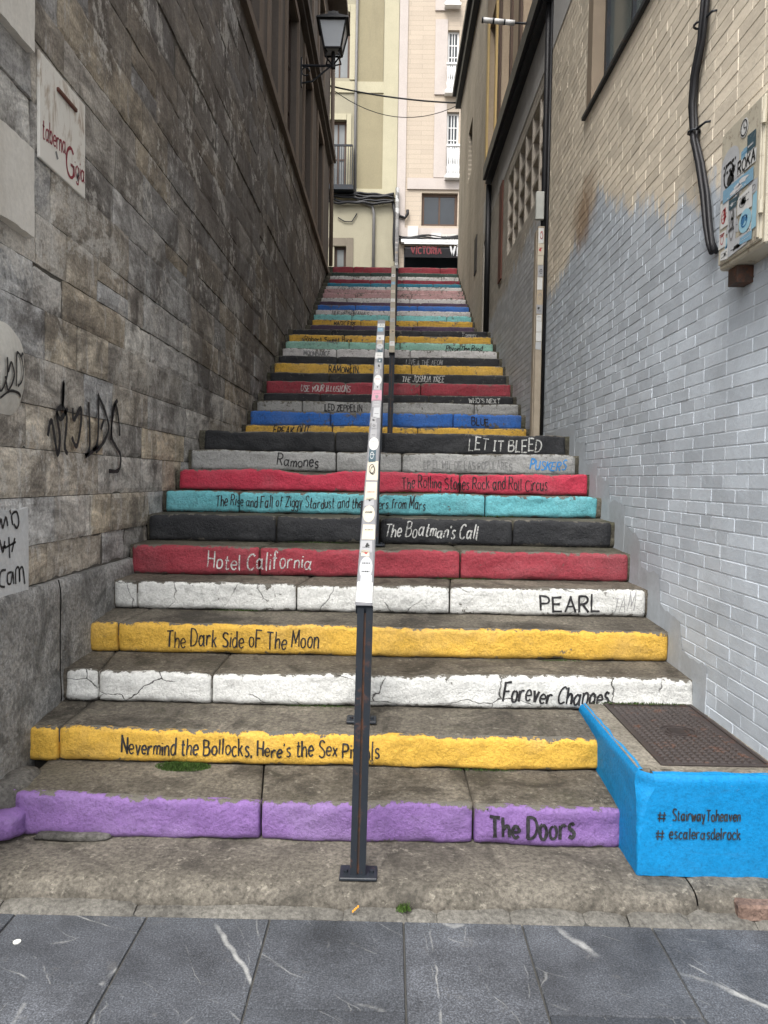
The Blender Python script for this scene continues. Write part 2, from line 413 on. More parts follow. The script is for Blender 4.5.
# ------------------------------------------------------------------ hand lettering
G = {
'A':"0 0 3 10 3 10 6 0|1 4 5 4", 'B':"0 0 0 10|0 10 4 9.5 4.5 7.5 3.5 5.7 .3 5.2|.3 5.2 4.5 5 5.5 2.5 4 .3 0 0",
'C':"5.5 8.5 3.5 10 1 8.5 0 5 1 1.3 3.3 0 5.5 1.5", 'D':"0 0 0 10|-.6 10 3.5 9.3 5.5 6 5 2.5 3 .4 -.6 0",
'E':"5 10 0 10 0 10 0 0 0 0 5 0|0 5.2 4 5.2", 'F':"5 10 0 10 0 10 0 0|0 5.4 4 5.4",
'G':"5.5 8.5 3.5 10 1 8.5 0 5 1 1.3 3.3 0 5.5 1.5 5.5 4.5 5.5 4.5 3.2 4.5", 'H':"0 0 0 10|5 0 5 10|0 5.2 5 5.2",
'I':"0 10 2.6 10|1.3 10 1.3 0|0 0 2.6 0", 'J':"1 10 5 10|3.6 10 3.6 2.5 2.6 .2 1 .2 0 2", 'K':"0 0 0 10|5 10 0 4.5|1.5 6 5.2 0",
'L':"0 10 0 0 0 0 4.6 0", 'M':"0 0 .5 10 .5 10 3.2 3 3.2 3 6 10 6 10 6.6 0", 'N':"0 0 0 10 0 10 5 0 5 0 5 10",
'O':"3 10 1 9 0 5 1 1 3 0 5 1 6 5 5 9 3 10", 'P':"0 0 0 10|-.4 10 3.8 9.6 5 7.5 3.8 5.2 0 4.8", 'R':"0 0 0 10|-.4 10 3.8 9.6 5 7.5 3.8 5.3 0 4.8|2 5 5.2 0",
'S':"5 8.8 3.2 10 1 9.2 .6 7 2.8 5.4 5 3.8 5 1.2 3 0 .3 1", 'T':"0 10 6 10|3 10 3 0", 'U':"0 10 0 3 1.2 .3 3 0 4.7 .8 5.2 3 5.2 10",
'V':"0 10 2.8 0 2.8 0 5.6 10", 'W':"0 10 1.8 0 1.8 0 3.5 7 3.5 7 5.2 0 5.2 0 7 10", 'X':"0 10 5 0|5 10 0 0", 'Y':"0 10 2.6 5 2.6 5 5.2 10|2.6 5 2.6 0",
'Z':"0 10 5 10 5 10 0 0 0 0 5.2 0",
'a':"3.8 5 2.2 5.9 .6 5 0 3 .6 .8 1.8 .1 3.2 1.2 4 3.2|4.3 6.3 4.2 1.2 5.2 -.2", 'b':"0 10 0 0|0 3.5 1.2 5.7 3 5.8 4 3.2 3 .5 1.4 .1 0 1.5",
'c':"3.8 5 2.3 6 .6 5 0 3 .7 .7 2.3 0 3.9 1", 'd':"4 4.5 2.6 6 .8 5.2 0 3 .8 .5 2.4 .1 4 2|4 10 4 0",
'e':".2 3 3.9 3.3 3.5 5.3 2 6 .5 4.8 0 2.8 .8 .6 2.4 0 3.9 1", 'f':"3.6 9 2.5 10 1.4 9 1.3 7 1.3 0|0 6 3 6",
'g':"4 4.8 2.4 6 .6 5 0 3 .8 .8 2.2 .3 3.9 2|4 5.9 4 -1.5 3 -3 1.2 -3 .2 -2", 'h':"0 10 0 0|0 3.5 1.5 5.7 3 5.7 3.8 4 3.8 0",
'i':".5 6 .5 0|.5 8 .6 8.6", 'k':"0 10 0 0|3.4 6 0 2.6|1.2 3.6 3.8 0", 'l':".5 10 .5 1 1.2 0",
'm':"0 6 0 0|0 3.8 1.2 5.8 2.4 5.6 2.8 4 2.8 0|2.8 3.8 4 5.8 5.2 5.6 5.6 4 5.6 0", 'n':"0 6 0 0|0 3.8 1.5 5.8 3 5.7 3.7 4 3.7 0",
'o':"2.1 6 .6 5.2 0 3 .7 .7 2.1 0 3.6 .8 4.2 3 3.6 5.2 2.1 6", 'p':"0 6 0 -3|0 4 1.2 5.8 3 5.8 4 3.2 3 .5 1.4 .1 0 1.5", 'r':"0 6 0 0|0 3.6 1.2 5.6 2.6 6 3.3 5.4",
's':"3.5 5.2 2 6 .6 5.2 .8 3.8 2.8 2.6 3.5 1.2 2 0 .2 .7", 't':"1.4 9 1.4 1.2 2.4 0 3.4 .6|0 6.2 3.1 6.2", 'u':"0 6 0 2 1 .2 2.4 .3 3.7 2|3.7 6 3.7 0",
'v':"0 6 1.9 0 1.9 0 3.8 6", 'w':"0 6 1.3 0 1.3 0 2.6 4.5 2.6 4.5 3.9 0 3.9 0 5.2 6", 'x':"0 6 3.6 0|3.6 6 0 0", 'y':"0 6 1.9 .6|3.9 6 1.2 -3",
'z':"0 6 3.6 6 3.6 6 0 0 0 0 3.8 0", "'":".5 10 .3 8", ',':".6 .8 .2 -1.4", '#':"1.4 9 .6 0|4.2 9 3.4 0|-.2 6.2 5 6.2|-.4 3 4.8 3", '&':"5 0 1.4 7 2 9.6 3.4 9 3 7 .4 3 .8 .4 2.6 0 4.8 3.4", '.':".3 0 .5 .3",
}
def cat_rom(pts, n=4):
    if len(pts) < 3: 
        a, b = pts[0], pts[-1]
        return [(a[0]+(b[0]-a[0])*k/4, a[1]+(b[1]-a[1])*k/4) for k in range(5)]
    out = []
    P = [pts[0]]+pts+[pts[-1]]
    for i in range(1, len(P)-2):
        p0, p1, p2, p3 = P[i-1], P[i], P[i+1], P[i+2]
        if p1 == p2: continue
        for k in range(n):
            t = k/n
            out.append(tuple(.5*((2*p1[j])+(-p0[j]+p2[j])*t+(2*p0[j]-5*p1[j]+4*p2[j]-p3[j])*t*t+(-p0[j]+3*p1[j]-3*p2[j]+p3[j])*t**3) for j in (0, 1)))
    out.append(pts[-1])
    return out
def strokes_of(text, jit=.35):
    rnd = random.Random(text)
    x = 0; res = []
    for ch in text:
        if ch == ' ': x += 3.4; continue
        g = G[ch]; mx = 0
        dy = rnd.uniform(-jit, jit); sl = rnd.uniform(-.04, .06); sy = rnd.uniform(.94, 1.06)
        for st in g.split('|'):
            q = [float(k) for k in st.split()]
            pts = list(zip(q[0::2], q[1::2])); mx = max(mx, max(p[0] for p in pts))
            res.append([(x+p[0]+sl*p[1]+rnd.uniform(-.12, .12), p[1]*sy+dy+rnd.uniform(-.12, .12)) if True else p for p in dedup(pts)])
        x += mx+1.9
    return res, x-1.9
def dedup(pts):
    # repeated points mark corners: nudge them so that the curve turns sharply
    out = []
    for i, p in enumerate(pts):
        if i and p == pts[i-1]:
            nx = pts[i+1] if i+1 < len(pts) else p
            out.append((p[0]+(nx[0]-p[0])*.06, p[1]+(nx[1]-p[1])*.06))
        else: out.append(p)
    return out
def ribbon(mb, pts, w, lay, rnd):
    c = []
    for p in pts:
        if not c or math.hypot(p[0]-c[-1][0], p[1]-c[-1][1]) > 1e-6: c.append(p)
    if len(c) < 2: return
    n0 = len(mb.v)
    for i, p in enumerate(c):
        a, b = c[max(i-1, 0)], c[min(i+1, len(c)-1)]
        tx, ty = b[0]-a[0], b[1]-a[1]; L = math.hypot(tx, ty) or 1
        ww = w*.5*(rnd.uniform(.8, 1.15))
        nx, ny = -ty/L*ww, tx/L*ww
        mb.v.append(Vector(lay(p[0]+nx, p[1]+ny))); mb.v.append(Vector(lay(p[0]-nx, p[1]-ny)))
    for i in range(len(c)-1):
        mb.f.append((n0+2*i, n0+2*i+1, n0+2*i+3, n0+2*i+2)); mb.m.append(0)
def write(mb, text, u0, u1, v0, h, w, lay, tilt=0.0, jit=.35, slant=None):
    """text from u0 to u1, base line v0, capital height h, stroke width w; lay(u, v) puts it on the surface"""
    st, W = strokes_of(text, jit); rnd = random.Random(text+'w')
    sx = (u1-u0)/W; sy = h/10
    sl_ = rnd.uniform(-.10, .22) if jit > .5 else 0; wv = rnd.uniform(0, 6)
    for s in st:
        w_ = w*rnd.uniform(.82, 1.18)
        pts = [(u0+p[0]*sx+sl_*p[1]*sy, v0+p[1]*sy*(1+.10*math.sin(p[0]*.11+wv)*(jit > .5))+tilt*p[0]*sx+(.05*h*math.sin(p[0]*.07+wv) if jit > .5 else 0)) for p in cat_rom(s)]
        ribbon(mb, pts, w_, lay, rnd)
def scrawl(mb, strokes, w, lay, smooth=True):
    rnd = random.Random(3)
    for s in strokes:
        ribbon(mb, cat_rom(s, 6) if smooth else s, w, lay, rnd)

# ------------------------------------------------------------------ staircase
XL, XR = -1.66, 1.56          # foot of the two walls
PUR=(.215,.120,.315); YEL=(.64,.385,.060); WHI=(.66,.66,.63); RED=(.30,.040,.056); BLK=(.022,.023,.026); TUR=(.135,.43,.48); HRED=(.50,.042,.078); GRY=(.34,.34,.33)
BLU=(.035,.15,.50); MNT=(.28,.52,.42); DPU=(.075,.045,.085); PNK=(.50,.30,.30); TEA=(.025,.19,.28); DGR=(.03,.055,.045); PALE=(.60,.58,.57); DRED=(.22,.025,.045); TUR2=(.22,.56,.55)
paints = {}
def paint(c, chip=.3, dirt=.5, cracks=0):
    k = (c, chip, dirt, cracks)
    if k not in paints:
        nm = {PUR:'purple',YEL:'yellow',WHI:'white',RED:'red',BLK:'black',TUR:'turquoise',HRED:'bright_red',GRY:'grey',BLU:'blue',MNT:'mint',DPU:'dark_purple',PNK:'pink',TEA:'teal',DGR:'dark_green',PALE:'pale',DRED:'dark_red',TUR2:'pale_turquoise'}[c]
        paints[k] = m_paint(nm+'_paint', c, chip, dirt, cracks=cracks)
    return paints[k]
# number: colour, left px, right px, top px, foot px, distance, joints px, chip, dirt
S = []
def st(c, l, r, yt, yb, joints=(), chip=.3, dirt=.5, word='', cracks=0): S.append(dict(c=c, l=l, r=r, yt=yt, yb=yb, j=joints, chip=chip, dirt=dirt, word=word, cracks=cracks))
st(PUR, 14, 620, 805, 843, (260, 474), .2, .35, 'purple bottom step, black writing at its right end')
st(YEL, 27, 598, 737, 768, (57,), .15, .3, 'yellow step second from the bottom with a long black title')
st(WHI, 67, 693, 676, 707, (97, 211), .3, .45, 'cracked white step just above the blue box', 1)
st(YEL, 90, 668, 628, 657, (117,), .15, .35, 'yellow step with black writing on its left half')
st(WHI, 115, 645, 586, 613, (136, 296, 450), .25, .4, 'white step with black capitals at its right end', .7)
st(RED, 133, 628, 550, 579, (), .2, .4, 'red step with white writing left of the handrail')
st(BLK, 150, 611, 518, 544, (), .1, .3, 'black step with white writing right of the handrail')
st(TUR, 167, 597, 494, 518, (), .3, .45, 'turquoise step with one long black title')
st(HRED, 180, 587, 473, 493.5, (460,), .3, .4, 'bright red step with its edge worn into a dip')
st(GRY, 192, 575, 453, 473, (336, 402), .3, .5, 'grey step with black and blue writing')
st(BLK, 205, 565, 433, 454, (335,), .1, .3, 'black step under the first landing, white capitals')
for c, l, r, yt, ch, w in ((YEL,246,526,426.7,.4,'yellow first step above the landing'),(BLU,251,521,413,.25,'blue step'),(GRY,257.5,518,402.3,.3,'grey step above the blue one'),
    (BLK,264,512.5,394.5,.1,'black step above the grey one'),(RED,267,510,382.5,.2,'red step of the middle flight'),(BLK,271,506,373.7,.1,'black step between red and yellow'),
    (YEL,275,502.6,364.5,.2,'yellow step in the middle of the middle flight'),(BLK,279,499,356.8,.1,'black step above the yellow one'),(PALE,283,496.5,349.5,.4,'pale step below the mint one'),
    (MNT,286,492.5,342.2,.3,'mint green step'),(YEL,289.5,490.5,335.6,.35,'yellow step above the mint one'),(BLK,293,487,330,.1,'black top step of the middle flight'),
    (DPU,311,474,325.8,.2,'dark purple first step of the top flight'),(YEL,312.8,472.2,320.3,.4,'yellow step of the top flight'),(TUR2,314,470.8,314.8,.3,'pale turquoise step'),(PALE,316,470,310.5,.4,'white step above the turquoise'),
    (BLU,318,468.6,305.5,.2,'blue step of the top flight'),(DPU,320,467,302.2,.2,'dark purple step above the blue'),(PALE,321.6,465.4,298.2,.4,'pale step'),(PNK,323,464,293.4,.45,'lower pink step'),(PNK,324.6,462.6,289.5,.45,'upper pink step'),
    (PALE,326,461.2,286.7,.4,'pale step above the pink ones'),(TEA,327.7,460.2,283.3,.2,'teal step'),(DRED,329.2,459.2,279.8,.25,'dark red step'),(PALE,330.3,458.2,276.4,.5,'grey white step near the top'),(DGR,331.6,457.4,272.7,.2,'dark green step'),(RED,333,456.6,267,.15,'red topmost step')):
    st(c, l, r, yt, None, (), ch+.35, .8, w)
NS = len(S)
for i, s in enumerate(S):
    n = i+1
    s['d'] = 3.08+.3492*(n-1) if n <= 11 else (8.45+.3345*(n-12) if n <= 23 else 14.51+.332*(n-24))
    s['zt'] = U(390, s['yt'], Y=s['d']).z
    s['zb'] = U(390, s['yb'], Y=s['d']).z if s['yb'] else None
    ym = s['yt']+10
    s['x0'] = U(s['l'], ym, Y=s['d']).x; s['x1'] = U(s['r'], ym, Y=s['d']).x
    s['jx'] = [U(j, ym, Y=s['d']).x for j in s['j']]
S[0]['zb'] = -.022; S[0]['x1'] = .985; S[1]['x1'] = .985
for s_ in S: s_['x0'] -= .010; s_['x1'] += .008
for i, s in enumerate(S):
    if s['zb'] is None:
        s['zb'] = S[i-1]['zt'] + (.012 if i not in (11, 23) else (.03 if i == 11 else .36))
    s['zb'] = max(s['zb'], (S[i-1]['zt']+.003) if i else -.022)
    s['zb'] = min(s['zb'], s['zt']-.08)
    if i >= 5:      # long stones of the higher steps
        rn = random.Random(i*7)
        if not s['jx']:
            x = s['x0']+rn.uniform(.5, 1.1)
            while x < s['x1']-.4: s['jx'].append(x); x += rn.uniform(.7, 1.5)
def wear(i, x):
    s = S[i]
    w = .011*noise.noise(Vector((x*1.3, i*3.7, 0)))+.0075*noise.noise(Vector((x*4, i*1.9, 3)))+.0045*noise.noise(Vector((x*13, i*2.9, 5)))+.002*noise.noise(Vector((x*35, i*2.9, 5)))
    if i == 8: w -= .034*math.exp(-((x+.62)/.22)**2)-.008
    if i == 2: w -= .022*math.exp(-((x+.68)/.30)**2) + .016*math.exp(-((x-.05)/.18)**2) - .006
    if i == 0: w += .02*math.exp(-((x+1.5)/.35)**2)
    if i == 1: w += .014*math.exp(-((x+1.45)/.3)**2)
    if i > 11: w *= .8
    return w
def edges_of(i): return [S[i]['x0']]+sorted(S[i]['jx'])+[S[i]['x1']]
def face_y(i, x, v):
    s = S[i]
    prof = [(0, .018), (.06, .005), (.16, .000), (.5, 0), (.84, .001), (.92, .004), (.97, .010), (1.0, .024)]
    ins = prof[-1][1]
    for (a, ia), (b, ib) in zip(prof, prof[1:]):
        if v <= b: ins = ia+(ib-ia)*(v-a)/(b-a); break
    z = s['zb']+v*(s['zt']-s['zb'])
    y = s['d']+ins
    amp = 1.0 if i < 11 else .8
    y += amp*(.013*noise.noise(Vector((x*2.1, z*3, i*5.3)))+.011*noise.noise(Vector((x*7, z*10, i*2.1)))+.0045*noise.noise(Vector((x*20, z*22, i)))+.002*noise.noise(Vector((x*48, z*48, i))))
    es = edges_of(i)
    for k in range(len(es)-1):
        if es[k] <= x <= es[k+1]:
            bo = .008*noise.noise(Vector((k*3.3, i*7.1, 1)))
            y += bo
            e = min(x-es[k], es[k+1]-x)
            y += .020*math.exp(-e/.012)
    return y
def block_dz(i, k): return .006*noise.noise(Vector((k*5.1, i*3.3, 9)))

stair = empty('staircase', (0, 3.0, 0), 'long stone staircase with differently coloured painted risers climbing between two walls', 'staircase')
VS = [0, .04, .08, .14, .2, .3, .4, .5, .6, .7, .8, .86, .91, .95, .98, 1.0]
step_objs = []
for i, s in enumerate(S):
    es = edges_of(i)
    dn = S[i+1]['d'] if i+1 < NS else 20.2
    zr = S[i+1]['zb'] if i+1 < NS else s['zt']+.02
    dx = .014 if i < 5 else (.02 if i < 11 else .05)
    # --- tread: stone blocks with open joints
    V = []; F = []; UVv = []
    te = [XL-.03]+es[1:-1]+[XR+.03 if i > 1 else .992]
    if i == 0: te[0] = es[0]-.01
    ny = 10 if i < 11 else (6 if dn-s['d'] < 1 else 14)
    rn = random.Random(100+i); skews = [0]+[rn.uniform(-.07, .07) for _ in te[1:-1]]+[0]
    for k in range(len(te)-1):
        a, b = te[k]+(.004 if k else 0), te[k+1]-(.004 if k < len(te)-2 else 0)
        nx = max(3, int((b-a)/(dx*1.6)))
        base = len(V); skew = skews[k]; skew2 = skews[k+1]
        for q in range(ny+1):
            f = q/ny
            for p in range(nx+1):
                x = a+(b-a)*p/nx
                x += f*(skew*(1-p/nx)+skew2*p/nx)
                yf = s['d']+.030; y = yf+(dn+.045-yf)*f
                zf = s['zt']+wear(i, x)+block_dz(i, k)-.0035
                z = zf*(1-f)+(zr-.002)*f
                z += .0035*noise.noise(Vector((x*5, y*5, i)))*(1 if q else .3)+.0022*noise.noise(Vector((x*19, y*19, i)))
                if p in (0, nx) and 0 < k+(p > 0) < len(te)-1: z -= .005
                V.append((x, y, z))
        for q in range(ny):
            for p in range(nx):
                n0 = base+q*(nx+1)+p
                F.append((n0, n0+1, n0+nx+2, n0+nx+1))
        # closed block: skirt down 0.1 m all round
        ring = [base+p for p in range(nx+1)]+[base+q*(nx+1)+nx for q in range(1, ny+1)]+[base+ny*(nx+1)+p for p in range(nx-1, -1, -1)]+[base+q*(nx+1) for q in range(ny-1, 0, -1)]
        lo = len(V)
        for r in ring: V.append((V[r][0], V[r][1], V[r][2]-.07))
        for r in range(len(ring)):
            r2 = (r+1) % len(ring)
            F.append((ring[r2], ring[r], lo+r, lo+r2))
    # --- unpainted stubs between the riser ends and the walls
    def stub(a, b):
        base = len(V)
        nx = max(2, int((b-a)/.02))
        for vi, v in enumerate((0, .1, .3, .6, .85, 1.0)):
            for p in range(nx+1):
                x = a+(b-a)*p/nx
                z = s['zb']+(s['zt']-s['zb'])*v+(wear(i, x)-.004)*v
                V.append((x, s['d']+.022+(.015 if v in (0, 1.0) else 0)+.012*noise.noise(Vector((x*14, z*14, i))), z))
        for q in range(5):
            for p in range(nx):
                n0 = base+q*(nx+1)+p
                F.append((n0, n0+1, n0+nx+2, n0+nx+1))
    if i > 0: stub(XL-.03, es[0]+.012)
    if i > 1: stub(es[-1]-.012, XR+.03)
    so = new_mesh('step', V, F, TREAD if i < 5 else TREAD_UP, stair, smooth=True)
    so['label'] = s['word']
    step_objs.append(so)
    # --- painted riser
    V = []; F = []; UVv = []
    for k in range(len(es)-1):
        a, b = es[k]+(.0035 if k else 0), es[k+1]-(.0035 if k < len(es)-2 else 0)
        nx = max(4, int((b-a)/dx))
        base = len(V)
        xs = [a+.003, a+.008]+[a+.014+(b-a-.028)*p/nx for p in range(nx+1)]+[b-.008, b-.003]
        xs = [a]+xs+[b]
        for v in VS+[1.05]:
            for p, x in enumerate(xs):
                h = s['zt']-s['zb']
                vv = min(v, 1)
                y = face_y(i, x, vv)
                z = s['zb']+h*vv+(wear(i, x)+block_dz(i, k))*vv
                if vv < .1: z += .007*noise.noise(Vector((x*6, i, 7)))
                if v > 1: y += .012+.014*noise.noise(Vector((x*2.6, i*3, 2)))+.011*noise.noise(Vector((x*11, i*3, 2)))+.005*noise.noise(Vector((x*33, i*3, 2))); z -= .0005
                if p in (0, len(xs)-1): y += .03; 
                e = min(x-a, b-x)
                z -= vv*.012*math.exp(-e/.012)
                V.append((x, y, z)); UVv.append((x, vv))
        m = len(xs); R_ = len(VS)+1
        for q in range(R_-1):
            for p in range(m-1):
                n0 = base+q*m+p
                F.append((n0, n0+1, n0+m+1, n0+m))
    ro = new_mesh('painted_riser', V, F, paint(s['c'], s['chip'], s['dirt'], s['cracks']), so, smooth=True, uv=UVv)

# core of dirt and mortar below and behind the stones
mb = MB()
for i, s in enumerate(S):
    dn = S[i+1]['d'] if i+1 < NS else 20.2
    zlow = 0 if i == 0 else S[i-1]['zt']-.2
    top = s['zt']-.03
    x1 = .98 if i < 2 else XR+.2
    mb.box(XL-.2+.001*i, x1+.001*i, s['d']+.052, dn+.04, -.3+.001*i, top)
mb.build('stair_core', CORE, stair)

# lettering on the risers
def riser_lay(i):
    s = S[i]
    def lay(x, z):
        v = (z-s['zb']-wear(i, x)*.5)/(s['zt']-s['zb'])
        return (x, face_y(i, x, max(.05, min(.97, v)))-(.0035 if i < 11 else .006), z)
    return lay
def letter(n, items):
    i = n-1; s = S[i]; h = s['zt']-s['zb']; by_ink = {}
    for (txt, p0, p1, base, cap, w, ink) in items:
        mb = by_ink.setdefault(txt, (MB(), ink))[0]
        ym = (s['yt']+ (s['yb'] or s['yt']+6))/2
        x0 = U(p0, ym, Y=s['d']).x; x1 = U(p1, ym, Y=s['d']).x
        write(mb, txt, x0, x1, s['zb']+base*h, cap*h, w*(.82 if n < 12 else .75), riser_lay(i), 0, .75)
    for mb, ink in by_ink.values(): mb.build('lettering', ink, step_objs[i])
letter(1, [('The Doors', 490, 574, .24, .56, .0175, BLACKINK)])
letter(2, [("Nevermind the Bollocks, Here's the Sex Pistols", 121, 379, .30, .50, .0095, BLACKINK)])
letter(3, [('Forever Changes', 503, 608, .22, .56, .0135, BLACKINK)])
letter(4, [('The Dark Side oF The Moon', 166, 318, .24, .58, .010, BLACKINK)])
letter(5, [('PEARL', 541, 600, .20, .56, .0145, BLACKINK), ('JAM', 612, 634, .2, .6, .006, FADEINK)])
letter(6, [('Hotel California', 208, 311, .26, .55, .011, WHITEINK)])
letter(7, [("The Boatman's Call", 384, 477, .28, .52, .011, WHITEINK)])
letter(8, [('The Rise and Fall of Ziggy Stardust and the Spiders from Mars', 216, 425, .30, .50, .009, BLACKINK)])
letter(9, [('The Rolling Stones Rock and Roll Circus', 402, 547, .24, .60, .010, BLACKINK)])
letter(10, [('Ramones', 277, 318, .26, .55, .013, BLACKINK), ('LP EL MIL DE LAS POPULARES', 424, 512, .24, .38, .009, GREYINK), ('PUSKERS', 530, 565, .28, .46, .013, BLUEINK)])
letter(11, [('LET IT BLEED', 469, 541, .24, .54, .013, WHITEINK)])
letter(12, [('FREAK OUT', 273, 309, .34, .58, .016, BLACKINK)])
letter(13, [('BLUE', 472, 489, .26, .5, .016, BLACKINK)])
letter(14, [('LED ZEPPELIN', 325, 362, .22, .52, .016, BLACKINK)])
letter(15, [("WHO'S NEXT", 469, 500, .24, .44, .014, WHITEINK)])
letter(16, [('USE YOUR ILLUSIONS', 301, 350, .28, .42, .014, WHITEINK)])
letter(17, [('THE JOSHUA TREE', 402, 444, .30, .5, .015, WHITEINK)])
letter(18, [('RAMONCIN', 329, 358, .24, .54, .018, BLACKINK)])
letter(19, [('LIVE & THE AEON', 406, 442, .28, .44, .013, FADEINK)])
letter(20, [('MOONDANCE', 304, 330, .25, .45, .016, GREYINK)])
letter(21, [('Physic One Road', 446, 482, .25, .5, .016, BLACKINK)])
letter(22, [('Robert Sweet Fire', 305, 352, .25, .5, .016, BLACKINK)])
letter(23, [('Tommy', 461, 476, .3, .5, .017, FADEINK)])
letter(25, [('MAGIC FIRE', 334, 356, .25, .5, .018, BLACKINK)])
letter(27, [('NUEVE SEMANAS', 332, 368, .25, .5, .02, GREYINK)])
letter(33, [('SOLO EN CASA', 340, 366, .25, .5, .02, GREYINK)])

# unpainted bottom slab
V = []; F = []
tx = [-2.6, 1.17, 2.6]
prof = [(2.735, -.13), (2.722, -.10), (2.718, -.07), (2.722, -.045), (2.735, -.022), (2.76, -.008), (2.80, -.002)]+[(2.80+.35*k/8, 0) for k in range(1, 9)]
for k in range(len(tx)-1):
    a, b = tx[k]+.003, tx[k+1]-.003
    nx = max(3, int((b-a)/.025)); base = len(V)
    for (y, z) in prof:
        for p in range(nx+1):
            x = a+(b-a)*p/nx
            e = min(x-a, b-x)
            f = (y-2.718)/.43
            yy = y+(.022*noise.noise(Vector((x*2.3, z*3, 4)))+.010*noise.noise(Vector((x*11, z*11, 4))))*max(0, 1-f)+.02*math.exp(-e/.02)*max(0, 1-f*2)
            zz = z+.010*noise.noise(Vector((x*2.5, y*2.5, 8)))+.005*noise.noise(Vector((x*8, y*8, 2)))+.0025*noise.noise(Vector((x*24, y*24, 2)))-.006*math.exp(-e/.01)-.020
            V.append((x, yy, zz))
    for q in range(len(prof)-1):
        for p in range(nx):
            n0 = base+q*(nx+1)+p
            F.append((n0, n0+1, n0+nx+2, n0+nx+1))
BRICKY = m_stone('worn_red_stone', [(.13, .085, .066), (.21, .14, .11), (.28, .21, .165)], 3, .4, .4, .8)
so = new_mesh('bottom_slab', V, F, SLAB, stair, smooth=True)
so['label'] = 'bare unpainted stone slab below the purple step'
mb = MB(); mb.bbox(1.30, 1.60, 2.690, 2.76, -.098, -.035, .008)
q = mb.build('brick_piece', BRICKY, stair)

# ------------------------------------------------------------------ ground
gm = m_plain('ground_asphalt', (.05, .05, .05), .9, .3, 3, .4, 80)
o = new_mesh('ground', [(-150, -150, -.125), (150, -150, -.125), (150, 150, -.125), (-150, 150, -.125)], [(0, 1, 2, 3)], gm); tag(o, kind='structure')
V = []; F = []; C = []
rn = random.Random(5)
colx = [-.413+.463*k for k in range(-14, 16)]
colx[13:18] = [-.86, -.413, .072, .50, .968]
for k in range(len(colx)-1):
    y = 2.655; first = True
    while y > -6:
        L = .46 if (k % 2 == 0) else .70
        if k == 12 and first: L = .37
        if not first: L = .62
        first = False
        a, b, y0, y1 = colx[k]+.0026, colx[k+1]-.0026, y-L+.0026, y-.0026
        c = (rn.random(), rn.random(), rn.random()); z = -.100+rn.uniform(-.0015, .0015)
        n0 = len(V); e = .0025
        V += [(a, y0, z-.006), (b, y0, z-.006), (b, y1, z-.006), (a, y1, z-.006), (a+e, y0+e, z), (b-e, y0+e, z), (b-e, y1-e, z), (a+e, y1-e, z)]
        C += [c]*8
        F += [(n0+4, n0+5, n0+6, n0+7)]+[(n0+q, n0+(q+1) % 4, n0+4+(q+1) % 4, n0+4+q) for q in range(4)]
        y -= L
o = new_mesh('pavement', V, F, SLATE, col=C); tag(o, kind='structure')
o = new_mesh('pavement_bed', [(-7, -6.2, -.107), (7, -6.2, -.107), (7, 2.76, -.107), (-7, 2.76, -.107)], [(0, 1, 2, 3)], m_plain('grey_grout', (.07, .068, .062), .95, .4, 12, .4)); tag(o, kind='structure')
# strip of rough kerb stones and mortar at the foot of the slab
V = []; F = []; x = -2.6; rn = random.Random(9)
while x < 2.6:
    w = rn.uniform(.10, .34) if x > -.45 else rn.uniform(.5, .8); a, b = x+.001, x+w-.001; base = len(V); nx = max(3, int(w/.025))
    zz0 = rn.uniform(-.008, .004)
    for (y, z) in ((2.652, -.115), (2.658, -.098), (2.675, -.090), (2.70, -.084), (2.73, -.08), (2.76, -.08)):
        for p in range(nx+1):
            xx = a+(b-a)*p/nx; e = min(xx-a, b-xx)
            V.append((xx, y+.012*noise.noise(Vector((xx*7, y, 1)))+.004*noise.noise(Vector((xx*25, y, 1))), z+zz0+.005*noise.noise(Vector((xx*12, y*12, 0)))-.012*math.exp(-e/.010)))
    for q in range(5):
        for p in range(nx):
            n0 = base+q*(nx+1)+p; F.append((n0, n0+1, n0+nx+2, n0+nx+1))
    x += w
KERB = m_stone('kerb_mortar', [(.085, .08, .07), (.14, .132, .116), (.21, .198, .172)], 3, .4, .3, .8)
o = new_mesh('kerb_strip', V, F, KERB, smooth=True); tag(o, kind='structure')
o = new_mesh('upper_street', [(-16, 20.2, 6.96), (16, 20.2, 6.96), (16, 40, 7.2), (-16, 40, 7.2)], [(0, 1, 2, 3)], KERB); tag(o, kind='structure')

# ------------------------------------------------------------------ facades
def facade(mb, P, u0, u1, v0, v1, ops, t, m=0):
    """front faces of a wall with rectangular openings and their reveals; P(u, v, w) -> point, w going into the wall"""
    us = sorted({u0, u1, *[c for o in ops for c in (o[0], o[1]) if u0 < c < u1]})
    vs = sorted({v0, v1, *[c for o in ops for c in (o[2], o[3]) if v0 < c < v1]})
    for a, b in zip(us, us[1:]):
        for c, d in zip(vs, vs[1:]):
            if any(o[0]-1e-6 <= a and b <= o[1]+1e-6 and o[2]-1e-6 <= c and d <= o[3]+1e-6 for o in ops): continue
            mb.quad(P(a, c, 0), P(b, c, 0), P(b, d, 0), P(a, d, 0), m)
    for (a, b, c, d) in ops:
        mb.quad(P(a, c, 0), P(a, c, t), P(a, d, t), P(a, d, 0), m)
        mb.quad(P(b, c, 0), P(b, d, 0), P(b, d, t), P(b, c, t), m)
        mb.quad(P(a, c, 0), P(b, c, 0), P(b, c, t), P(a, c, t), m)
        mb.quad(P(a, d, 0), P(a, d, t), P(b, d, t), P(b, d, 0), m)
def pbox(mb, P, u0, u1, v0, v1, w0, w1, m=0):
    mb.hexa([P(u0, v0, w0), P(u1, v0, w0), P(u1, v0, w1), P(u0, v0, w1), P(u0, v1, w0), P(u1, v1, w0), P(u1, v1, w1), P(u0, v1, w1)], m)
